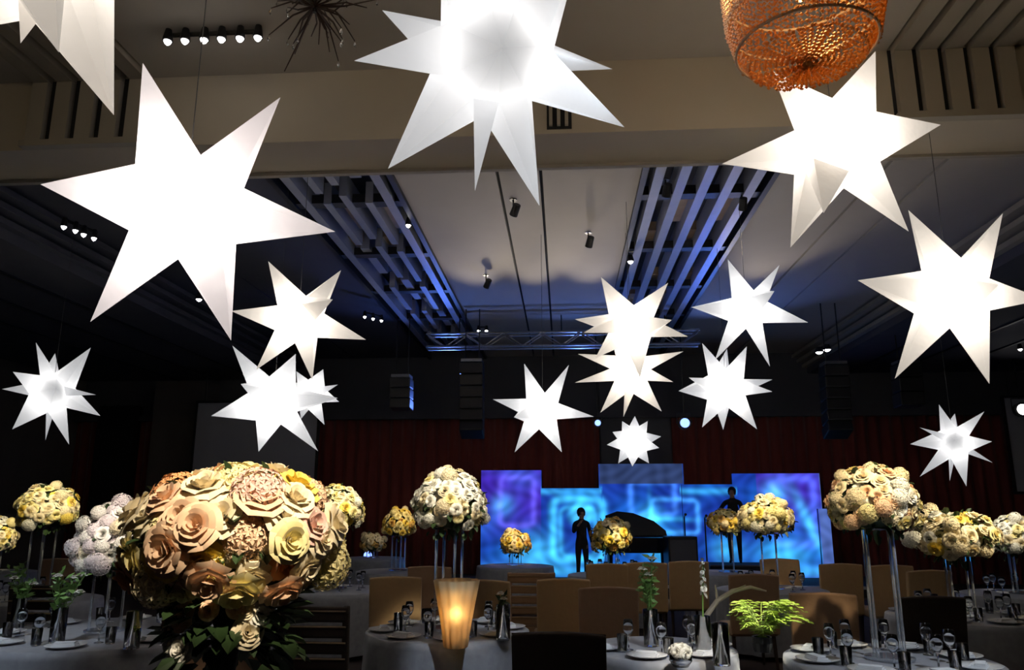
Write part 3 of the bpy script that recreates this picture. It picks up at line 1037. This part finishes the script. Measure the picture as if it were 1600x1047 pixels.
# ---- the near peach bouquet on a dark trumpet vase
pc = atY(368, 842, 2.75)
bouquet('floral_centrepiece', pc, .37, .255, 128, .068, PE, 'huge near bouquet of peach roses and cream hydrangea', 91, zmin=-.75, hyd=.14, lit=1.25, leaves=160, spot_from=(1.4, -.6, 5.5), tint=(1, .84, .62))
round_table(pc.x, pc.y, .75, 'on the table of the huge near bouquet')
t = thing('trumpet_vase', 'dark trumpet vase wrapped in trailing greenery under the near bouquet', 'vase', (pc.x, pc.y, .757))
vh = pc.z - .255 * .55 - .757
MB().lathe([(.10, 0), (.10, .015), (.03, .04), (.025, vh * .5), (.05, vh * .8), (.12, vh)], 24).build('vase_body', M_BLACK, t, smooth=True)
o = leaf_cloud(420, .20, .32, .09, M_LEAF, -1, 5, .25).build('trailing_greenery', M_LEAF, t, fix=False, loc=(0, 0, vh - .17))
o['kind'] = 'stuff'
rd = random.Random(3)
for k in range(16):
    a = rd.uniform(0, 2 * PI)
    o = obj('rose', rd.choice(BLOOM['rose', rd.choice(['white', 'cream', 'peach'])]), t, (.20 * math.cos(a), .20 * math.sin(a), vh - rd.uniform(.02, .20)))
    o.rotation_euler = (PI / 2.4, 0, a + PI / 2)
    s_ = rd.uniform(.03, .05)
    o.scale = (s_, s_, s_)
# ------------------------------------------------------------------ chairs
chair_count = {}


def make_chair(kind):
    fab = {'gold': M_GOLDB, 'brown': M_BROWN, 'dark': M_SHADED, 'slat': M_BROWN, 'slatdark': M_SHADED}[kind]
    w, h = .54, 1.05
    t = obj('banquet_chair', None)
    bevel(MB().box((0, .02, .43), (w, .50, .11)).build('seat', fab, t), .03, 3)
    if kind in ('slat', 'slatdark'):
        for s_ in (-1, 1):
            bevel(MB().box((s_ * (w / 2 - .025), -.245, .74), (.05, .05, .62), Matrix.Rotation(.08, 3, 'X')).build('back_post', fab, t), .012)
        n = 5
        for k in range(n):
            z = .53 + k * .112
            sl = bevel(MB().box((0, 0, 0), (w - .02, .045, .088)).build('back_slat', fab, t, loc=(0, -.25 - (z - .74) * .08, z), rot=(.08, 0, 0)), .018, 2)
            MB().tube([(-w / 2 + .02, -.026, .040), (w / 2 - .02, -.026, .040)], .007, 6).build('piping', M_PIPING, sl)
        bevel(MB().box((0, -.275, 1.02), (w, .055, .05)).build('top_rail', fab, t), .015)
    else:
        mb = MB()
        nx, nz = 6, 5
        for yo in (0, 1):
            for j in range(nz + 1):
                for i in range(nx + 1):
                    u, v = -1 + 2 * i / nx, j / nz
                    z = .40 + (h - .40) * v - (.02 * u * u if j == nz else 0)
                    mb.v.append((u * w / 2 * (1 + .03 * v), -.22 - .07 * v - (.03 * (1 - u * u)) * v - (.065 if yo == 0 else 0), z))
        q = (nx + 1) * (nz + 1)
        for j in range(nz):
            for i in range(nx):
                k = j * (nx + 1) + i
                mb.f.append((k, k + 1, k + nx + 2, k + nx + 1))
                mb.f.append((q + k, q + k + nx + 1, q + k + nx + 2, q + k + 1))
        for i in range(nx):
            mb.f.append((i, q + i, q + i + 1, i + 1))
            k = nz * (nx + 1) + i
            mb.f.append((k, k + 1, q + k + 1, q + k))
        for j in range(nz):
            for i in (0, nx):
                k = j * (nx + 1) + i
                mb.f.append((k, k + nx + 1, q + k + nx + 1, q + k))
        bevel(mb.build('backrest', fab, t), .018, 3)
        MB().tube([(-w / 2 * 1.02, -.325, 1.03), (0, -.36, 1.048), (w / 2 * 1.02, -.325, 1.03)], .006, 6).build('piping', M_PIPING if kind == 'gold' else fab, t)
    for sx in (-1, 1):
        for sy in (-1, 1):
            MB().tube([(sx * .22, sy * .20 + .02, .39), (sx * .23, sy * .23 + (.02 if sy > 0 else -.01), 0)], [.024, .016], 8).build('leg', M_WOOD, t)
    return t


PROTO = {}


def chair(px, py, rz, kind, label, pos=None, grp='banquet chairs at the round tables'):
    p = Vector(pos) if pos else atZ(px, py, 1.05)
    if kind not in PROTO:
        PROTO[kind] = o = make_chair(kind)
    else:
        o = copy_tree(PROTO[kind])
    # the photo shows the top of the back; the seat's middle lies in front of it
    r = math.radians(rz)
    o.location = (p.x - .30 * math.sin(r), p.y + .30 * math.cos(r), 0)
    o.rotation_euler = (0, 0, r)
    tag(o, label, 'chair', grp)
    return o


chair(1452, 930, 4, 'dark', 'shade-darkened upholstered chair in front of the low wide cream bouquet')
chair(1592, 908, 0, 'dark', 'shade-darkened upholstered chair cut by the right edge', pos=(4.55, 6.85, 1.05))
chair(1449, 890, 10, 'gold', 'gold chair back right behind the shade-darkened chair at right')
chair(1284, 925, -8, 'brown', 'brown chair back behind the lime fern')
chair(1075, 876, 5, 'gold', 'gold brown chair with lit back right of the black stage box')
chair(948, 880, 0, 'gold', 'gold chair directly under the bright yellow bouquet')
chair(950, 916, 0, 'brown', 'brown chair nearest below the bright yellow bouquet')
chair(1010, 878, 0, 'gold', 'gold chair right of the one under the yellow bouquet')
chair(1176, 896, 4, 'brown', 'brown chair below the smaller golden bouquet')
chair(1218, 873, 180, 'gold', 'small gold chair below the wide cream bouquet')
chair(1312, 880, 0, 'gold', 'gold chair left of the clear stand at right')
chair(1390, 882, 0, 'gold', 'gold chair beside the stand of the large cream centrepiece')
chair(830, 895, 0, 'slat', 'brown chair with horizontal slats and pale piping in the middle')
chair(880, 903, 6, 'gold', 'gold brown chair right of the slatted chair')
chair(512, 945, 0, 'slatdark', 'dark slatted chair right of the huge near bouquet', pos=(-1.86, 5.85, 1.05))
chair(873, 985, -3, 'dark', 'large shade-darkened chair at the bottom middle')
chair(619, 900, 6, 'gold', 'small gold chair left of the large white centrepiece stand')
chair(757, 905, -10, 'gold', 'gold chair right of the large white centrepiece stand')
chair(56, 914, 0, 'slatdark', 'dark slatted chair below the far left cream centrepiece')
chair(352, 1012, 0, 'brown', 'brown chair just showing below the near vase')
chair(96, 872, 0, 'brown', 'distant brown chair below the far left centrepiece')
chair(672, 884, 0, 'brown', 'distant brown chair behind the clear rods of the white centrepiece')

# ------------------------------------------------------------------ table settings
ZT = .758


def prof_mesh(name, prof, m, n=18, **k):
    return MB().lathe(prof, n, **k).mesh(name, m, smooth=True)


G_WINE = prof_mesh('wine_glass', [(0, 0), (.035, .002), (.034, .006), (.006, .012), (.004, .09), (.02, .105), (.036, .135), (.038, .165), (.030, .21), (.028, .21), (.036, .165), (.034, .137), (.018, .108), (0, .104)], M_GLASS)
G_TUMB = prof_mesh('water_glass', [(0, 0), (.030, .001), (.034, .005), (.038, .12), (.036, .12), (.031, .010), (0, .009)], M_GLASS)
G_PLATE = prof_mesh('dinner_plate', [(0, .004), (.08, .004), (.085, 0), (.09, .004), (.14, .020), (.141, .023), (.09, .009), (0, .008)], M_PORC, 28)
G_CYL = prof_mesh('cylinder_vase', [(0, 0), (.052, .001), (.055, .006), (.055, .26), (.051, .26), (.051, .014), (0, .012)], M_GLASS, 24)


def napkin_mesh():
    mb = MB()
    for k in range(3):
        mb.box((.006 * k, 0, .006 + .011 * k), (.10 - .02 * k, .16 - .012 * k, .010), Matrix.Rotation(.05 * k, 3, 'Z'))
    return mb.mesh('napkin', M_NAPKIN)


G_NAP = napkin_mesh()


def put(name, me, x, y, z, label, cat, grp, rz=0):
    return tag(obj(name, me, None, (x, y, z), (0, 0, rz)), label, cat, grp)


def settings(cx, cy, where, n=8, r=.55, full=True, skip=()):
    for k in range(n):
        if k in skip:
            continue
        a = 2 * PI * k / n + .2
        g = lambda da, dr: (cx + (r + dr) * math.cos(a + da), cy + (r + dr) * math.sin(a + da))
        if full:
            x, y = g(0, .05)
            put('dinner_plate', G_PLATE, x, y, ZT, 'white dinner plate on ' + where, 'plate', 'plates on ' + where)
            put('napkin', G_NAP, x, y, ZT + .009, 'folded white napkin lying on a plate on ' + where, 'napkin', 'napkins on ' + where, a)
        x, y = g(.28, -.10)
        put('wine_glass', G_WINE, x, y, ZT, 'clear stemmed wine glass on ' + where, 'glass', 'wine glasses on ' + where)
        if full:
            x, y = g(.40, -.02)
            put('water_glass', G_TUMB, x, y, ZT, 'clear straight water glass on ' + where, 'glass', 'water glasses on ' + where)


NAMES = {0: 'the silver table at lower left', 1: 'the table of the far left centrepiece', 3: 'the table of the white and yellow centrepiece',
         6: 'the table of the large white centrepiece', 8: 'the table of the bright yellow bouquet', 10: 'the table of the wide cream bouquet',
         11: 'the silver table at lower right', 12: 'the table of the low wide cream bouquet', 13: 'the table at the right edge'}
for i, nm in NAMES.items():
    settings(TABLES[i].x, TABLES[i].y, nm, 8, .70 if i == 0 else .47, full=i in (0, 6, 11, 12))

# middle near table with the fern
fx, fy = atZ(1030, 1012, ZT).x, atZ(1030, 1012, ZT).y
round_table(fx, fy, .55, 'on the low table with tall glass vases at bottom middle')
settings(fx, fy, 'the low table at bottom middle', 6, .36, full=True, skip=(1, 2))


def stem_vase(px, py, label, m_leaf, n, hgt, spread, blossoms, seed, vase=True, bl='white', leaf=.07):
    """glass cylinder with leafy stems, foot where the photo shows it on the table top"""
    p = atZ(px, py, ZT)
    rd = random.Random(seed)
    t = thing('vase_arrangement', label, 'flower vase', (p.x, p.y, ZT))
    if vase:
        obj('glass_vase', G_CYL, t)
    for k in range(n):
        a = rd.uniform(0, 2 * PI)
        e = rd.uniform(.2, 1.0) * spread
        tip = Vector((math.cos(a) * e, math.sin(a) * e, hgt * rd.uniform(.75, 1.1)))
        mid = Vector((tip.x * .25, tip.y * .25, tip.z * .6))
        st_ = MB().tube([(math.cos(a) * .02, math.sin(a) * .02, .02), mid, tip], [.004, .003, .002], 5).build('stem', M_LEAF2, t)
        mb = MB()
        for j in range(9):
            f = .35 + .65 * j / 8
            q0 = mid.lerp(tip, (f - .35) / .65)
            dv = Vector((rd.uniform(-1, 1), rd.uniform(-1, 1), rd.uniform(-.2, .8))).normalized()
            sd = dv.orthogonal().normalized()
            s_ = leaf * rd.uniform(.6, 1.2)
            mb.add([q0, q0 + dv * s_ * .5 + sd * s_ * .22, q0 + dv * s_, q0 + dv * s_ * .5 - sd * s_ * .22], [(0, 1, 2, 3)])
        mb.build('leaves', m_leaf, st_, fix=False)
        if k < blossoms:
            o = obj('blossom', BLOOM['rose', bl][k % 2], st_, tip)
            s_ = rd.uniform(.022, .034)
            o.scale = (s_, s_, s_)
    return t


stem_vase(88, 1005, 'leafy green stems with white blossoms in a glass at lower left', M_LEAF2, 12, .48, .16, 4, 1)
stem_vase(25, 985, 'leafy arrangement with one white blossom at the left edge', M_LEAF2, 10, .50, .14, 2, 2)
stem_vase(205, 1014, 'yellow green bloom stems in a small glass at bottom left', M_LIME, 8, .16, .05, 2, 3, bl='yellow', leaf=.05)
stem_vase(1018, 1010, 'tall leafy stems with tiny white buds in a glass vase', M_LEAF2, 10, .58, .09, 5, 4)
stem_vase(786, 1000, 'single white bloom in a bluish glass beside the gold lantern', M_LEAF, 4, .34, .03, 2, 6)
# cluster of white roses at the bottom
p = atZ(1064, 1042, ZT)
t = thing('rose_bowl', 'low glass bowl packed with white roses at the bottom middle', 'flower bowl', (p.x, p.y, ZT))
MB().lathe([(0, 0), (.05, .002), (.075, .04), (.07, .08), (.066, .08), (.07, .04), (.046, .01), (0, .008)], 20).build('glass_bowl', M_GLASS, t, smooth=True)
for k, d in enumerate(fib(11, 0)):
    o = obj('rose', BLOOM['rose', 'white'][k % 2], t, (d.x * .07, d.y * .07, .085 + d.z * .05))
    o.rotation_euler = d.to_track_quat('Z', 'Y').to_euler()
    o.scale = (.036,) * 3
add_light('pin_spot', 'SPOT', (p.x + .8, p.y - 3.2, 5.5), 70 * PIN_POWER, (1, .88, .7), (p.x + .2, p.y + .1, .95), spot_size=.16, spot_blend=.7, shadow_soft_size=.04)

# two clear tall vases, one with a white flower spike
p = atZ(1100, 1024, ZT)
t = thing('vase_arrangement', 'clear cylinder vase holding a tall white flower spike', 'flower vase', (p.x, p.y, ZT))
obj('glass_vase', G_CYL, t)
MB().tube([(0, 0, .02), (.01, 0, .35), (.03, 0, .62)], .005, 6).build('stem', M_LEAF2, t)
rd = random.Random(11)
for k in range(12):
    z = .40 + .022 * k
    a = k * 2.4
    o = obj('floret', BLOOM['rose', 'white'][k % 2], t, (.02 + .014 * math.cos(a), .014 * math.sin(a), z))
    o.rotation_euler = (1.0, 0, a + PI / 2)
    s_ = .024 * (1 - k / 20)
    o.scale = (s_, s_, s_)
put('cylinder_vase', G_CYL, atZ(1128, 1040, ZT).x, atZ(1128, 1040, ZT).y, ZT, 'empty clear cylinder vase in front of the driftwood arch', 'vase', None)

# arched driftwood
p0 = atZ(1100, 1003, ZT)
u = Vector((1, .05, 0))
pts = [p0 + Vector((0, 0, .0)), p0 + u * .02 + Vector((0, 0, .18)), p0 + u * .12 + Vector((0, 0, .30)), p0 + u * .24 + Vector((0, 0, .37)), p0 + u * .38 + Vector((0, 0, .40)), p0 + u * .50 + Vector((0, 0, .37))]
t = thing('driftwood_branch', 'bleached driftwood branch arching over the lime fern', 'branch', p0)
MB().tube([q - p0 for q in pts], [.026, .022, .020, .018, .014, .006], 8).build('branch', M_TWIG, t, smooth=True)
MB().tube([pts[2] - p0, pts[2] - p0 + Vector((-.02, -.05, .12))], [.012, .005], 6).build('side_twig', M_TWIG, t)
MB().tube([pts[3] - p0, pts[3] - p0 + Vector((.09, -.06, .05))], [.010, .004], 6).build('side_twig', M_TWIG, t)

# lime fern
p0 = atZ(1192, 1018, ZT)
t = thing('lime_fern', 'bright lime green fern spray left of the lower right table setting', 'fern', (p0.x, p0.y, ZT))
MB().lathe([(.06, 0), (.075, .06), (.07, .10), (.06, .10), (.06, .02), (0, .02)], 18).build('dark_pot', M_BLACK, t)
rd = random.Random(5)
for k in range(30):
    a = rd.uniform(0, 2 * PI)
    ln = rd.uniform(.16, .34)
    lift = rd.uniform(.10, .26)
    mb = MB()
    prev = None
    for j in range(12):
        f = j / 11
        c_ = Vector((math.cos(a) * ln * f, math.sin(a) * ln * f, .10 + lift * math.sin(f * 2.3)))
        sd = Vector((-math.sin(a), math.cos(a), 0))
        wd = .075 * math.sin(PI * min(1, f * .9 + .12))
        dr = Vector((math.cos(a), math.sin(a), .1))
        for sgn in (-1, 1):
            tp = c_ + sd * wd * sgn + dr * .034 - Vector((0, 0, .01))
            mb.add([c_, c_ + dr * .026 + sd * wd * sgn * .5, tp, c_ + sd * wd * sgn * .5 - dr * .010], [(0, 1, 2, 3)])
    mb.tube([(math.cos(a) * ln * f, math.sin(a) * ln * f, .10 + lift * math.sin(f * 2.3)) for f in (0, .25, .5, .75, 1)], .003, 4)
    mb.build('frond', M_LIME, t, fix=False)
add_light('pin_spot', 'SPOT', (p0.x + .9, p0.y - 2.4, 5.5), 130 * PIN_POWER, (1, .93, .72), (p0.x, p0.y, .95), spot_size=.15, spot_blend=.7, shadow_soft_size=.04)

# gold fluted lantern on the table of the white centrepiece
p = atZ(712, 1012, ZT)
t = thing('fluted_lantern', 'tapered fluted gold lantern lit from within below the large white centrepiece', 'lantern', (p.x, p.y, ZT))
MB().lathe([(.075, 0), (.085, .01), (.105, .15), (.135, .32), (.165, .475), (.160, .475), (.130, .32), (.100, .15), (.080, .015), (0, .012)], 108, flute=(.06, 11)).build('fluted_glass', M_VOTIVE, t, smooth=True)
cd = MB().lathe([(.035, .014), (.035, .16), (0, .165)], 16).build('candle', M_PORC, t)
MB().lathe([(0, .165), (.010, .18), (.011, .195), (0, .225)], 10).build('flame', M_FLAME, cd)
lb = add_light('candle_light', 'POINT', (0, 0, .24), 5.0, (1, .70, .35), shadow_soft_size=.04)
lb.parent = t

# ------------------------------------------------------------------ people and stage gear


def person(loc, rz, joints_mod, label, h=1.70):
    k = h / 1.70
    V = {}
    J = {'pelvis': (0, 0, .92, .135, .11), 'waist': (0, 0, 1.06, .125, .10), 'chest': (0, .0, 1.26, .155, .11), 'collar': (0, 0, 1.40, .085, .075),
         'neck': (0, -.01, 1.47, .052, .052), 'jaw': (0, -.03, 1.54, .065, .07), 'skull': (0, -.02, 1.62, .080, .092), 'crown': (0, -.01, 1.68, .055, .065)}
    E_ = [('pelvis', 'waist'), ('waist', 'chest'), ('chest', 'collar'), ('collar', 'neck'), ('neck', 'jaw'), ('jaw', 'skull'), ('skull', 'crown')]
    for s_, sd in ((-1, 'r'), (1, 'l')):
        J['sh' + sd] = (s_ * .17, 0, 1.37, .062, .062)
        J['el' + sd] = (s_ * .23, .02, 1.10, .043, .043)
        J['wr' + sd] = (s_ * .22, -.10, .88, .029, .029)
        J['hip' + sd] = (s_ * .09, 0, .86, .092, .095)
        J['kn' + sd] = (s_ * .10, -.02, .48, .060, .062)
        J['an' + sd] = (s_ * .10, .02, .085, .040, .042)
        J['toe' + sd] = (s_ * .12, -.16, .035, .038, .030)
        E_ += [('collar', 'sh' + sd), ('sh' + sd, 'el' + sd), ('el' + sd, 'wr' + sd), ('pelvis', 'hip' + sd), ('hip' + sd, 'kn' + sd), ('kn' + sd, 'an' + sd), ('an' + sd, 'toe' + sd)]
    J['nose'] = (0, -.125, 1.585, .012, .014)
    E_.append(('skull', 'nose'))
    J.update(joints_mod)
    for sd, s_ in (('r', -1), ('l', 1)):
        w = Vector(J['wr' + sd][:3])
        e = Vector(J['el' + sd][:3])
        d = (w - e).normalized()
        side = d.cross(Vector((0, 0, 1)))
        side = side.normalized() if side.length > .1 else Vector((1, 0, 0))
        pm = w + d * .07
        J['palm' + sd] = (*pm, .030, .018)
        E_.append(('wr' + sd, 'palm' + sd))
        for fi, (o_, ln) in enumerate(((-.03, .07), (-.01, .082), (.01, .078), (.03, .06))):
            q1 = pm + side * o_ + d * ln * .55
            q2 = pm + side * o_ + d * ln + Vector((0, -.012, -.012))
            J['f%d1%s' % (fi, sd)] = (*q1, .009, .009)
            J['f%d2%s' % (fi, sd)] = (*q2, .008, .008)
            E_ += [('palm' + sd, 'f%d1%s' % (fi, sd)), ('f%d1%s' % (fi, sd), 'f%d2%s' % (fi, sd))]
        q1 = w + d * .04 + side * .045 * s_
        J['th' + sd] = (*q1, .010, .010)
        E_.append(('palm' + sd, 'th' + sd))
    names = list(J)
    me = bpy.data.meshes.new('body')
    me.from_pydata([tuple(c_ * k for c_ in J[n_][:3]) for n_ in names], [(names.index(a_), names.index(b_)) for a_, b_ in E_], [])
    o = bpy.data.objects.new('body', me)
    COL.objects.link(o)
    o.modifiers.new('skin', 'SKIN').use_smooth_shade = True
    sv = me.skin_vertices[0].data if me.skin_vertices else None
    if sv is None:
        b = bmesh.new()
        b.from_mesh(me)
        b.verts.layers.skin.verify()
        b.to_mesh(me)
        b.free()
        sv = me.skin_vertices[0].data
    for i, n_ in enumerate(names):
        sv[i].radius = (J[n_][3] * k, J[n_][4] * k)
        sv[i].use_root = (n_ == 'pelvis')
    o.modifiers.new('subd', 'SUBSURF').levels = 1
    o.modifiers['subd'].render_levels = 1
    dg = bpy.context.evaluated_depsgraph_get()
    dg.update()
    body = bpy.data.meshes.new_from_object(o.evaluated_get(dg))
    bpy.data.objects.remove(o)
    body.name = 'body'
    body.materials.clear()
    body.materials.append(M_SUIT)
    body.materials.append(M_SKIN)
    hands = [Vector(J['palm' + sd][:3]) * k for sd in 'rl']
    for p_ in body.polygons:
        c_ = p_.center
        p_.use_smooth = True
        if c_.z > 1.47 * k and abs(c_.x) < .12 or min((c_ - q).length for q in hands) < .11:
            p_.material_index = 1
    t = thing('person', label, 'person', loc, rz)
    obj('body', body, t)
    hr = MB().lathe([(0, .105), (.05, .095), (.083, .055), (.094, 0), (.085, -.05), (.078, -.07)], 18)
    ho = hr.build('hair', M_HAIR, t, smooth=True, loc=(0, .005 * k, 1.625 * k))
    ho.rotation_euler = (-.35, 0, 0)
    for s_ in (-1, 1):
        MB().lathe([(0, -.010), (.010, 0), (0, .010)], 8).build('eye', M_BLACK, t, loc=(s_ * .03 * k, -.105 * k, 1.615 * k))
    return t


pp = atY(911, 890, 16.2)
person((pp.x, 16.95, .22), .35, {'elr': (-.25, -.12, 1.16, .043, .043), 'wrr': (-.17, -.30, 1.36, .029, .029)},
       'person in black standing on the stage with one hand raised', 1.52)
rp = thing('stage_riser', 'small dark riser under the person at stage right', 'riser', (atY(1147, 800, 17.7).x, 17.8, .22))
bevel(MB().box((0, 0, .18), (1.3, .9, .36)).build('riser_box', M_STAGE, rp), .01)
MB().box((0, -.455, .345), (1.3, .01, .03)).build('edge_strip', M_ALU, rp)
person((atY(1147, 800, 17.7).x, 17.8, .58), -.3, {'elr': (-.29, -.10, 1.20, .043, .043), 'wrr': (-.25, -.30, 1.22, .029, .029)},
       'person in black on a riser behind the golden bouquets', 1.62)

# grand piano
pp = atY(1003, 880, 17.2)
t = thing('grand_piano', 'black grand piano with raised lid on the stage', 'piano', (pp.x, 17.6, .22), .0)
outline = [(-.75, -.35), (.35, -.35), (.62, -.25), (.72, .0), (.60, .25), (.25, .34), (-.15, .48), (-.75, .5)]


def prism(pts, z0, z1):
    n_ = len(pts)
    return MB().add([(x, y, z0) for x, y in pts] + [(x, y, z1) for x, y in pts],
                    [tuple(range(n_ - 1, -1, -1)), tuple(range(n_, 2 * n_))] + [(i, (i + 1) % n_, n_ + (i + 1) % n_, n_ + i) for i in range(n_)])


bevel(prism(outline, .60, .92).build('case', M_PIANO, t), .01)
lid = prism([(x, y) for x, y in outline], 0, .025).build('lid', M_PIANO, t, loc=(0, .5, .95))
lid.rotation_euler = (0.0, 0, 0)
lid.location = (0, .0, .93)
md = prism([(-.72, 0), (.62, 0), (.60, .12), (.35, .34), (-.1, .52), (-.45, .56), (-.72, .46)], -.012, .012).build('music_desk', M_PIANO, t, loc=(0, .1, .94), rot=(1.25, 0, 0))
for q in ((-.65, -.25), (-.65, .38), (.5, .05)):
    MB().tube([(q[0], q[1], .6), (q[0], q[1], .05), (q[0], q[1], 0)], [.05, .035, .03], 10).build('leg', M_PIANO, t)
MB().box((-.80, .05, .68), (.14, .84, .05)).build('keyboard', M_PORC, t)

# black monitor box, mic stands
pp = atY(1064, 880, 16.95)
t = thing('stage_monitor', 'square black speaker box on the stage beside the piano', 'speaker', (pp.x, 16.95, .22), .1)
hb = atY(1064, 838, 16.95).z - .22
bevel(MB().box((0, 0, hb / 2), (.62, .5, hb)).build('cabinet', M_BLACK, t), .02)
MB().box((0, -.255, hb / 2), (.54, .012, hb * .86)).build('grille', M_CEILD, t)


def mic_stand(px, ptop, Y, label):
    p = atY(px, ptop, Y)
    t = thing('microphone_stand', label, 'microphone stand', (p.x, Y, .22))
    h = p.z - .22
    MB().tube([(0, 0, .02), (0, 0, h)], .016, 8).build('pole', M_BLACK, t)
    for k in range(3):
        a = 2 * PI * k / 3
        MB().tube([(0, 0, .12), (.26 * math.cos(a), .26 * math.sin(a), .01)], .012, 6).build('leg', M_BLACK, t)
    MB().tube([(0, 0, h - .02), (0, -.12, h + .01), (0, -.20, h + .03)], [.018, .02, .03], 8).build('microphone', M_BLACK, t)


mic_stand(1069, 806, 17.6, 'thin microphone stand above the black speaker box')
mic_stand(1101, 808, 17.0, 'microphone stand left of the smaller golden bouquet')
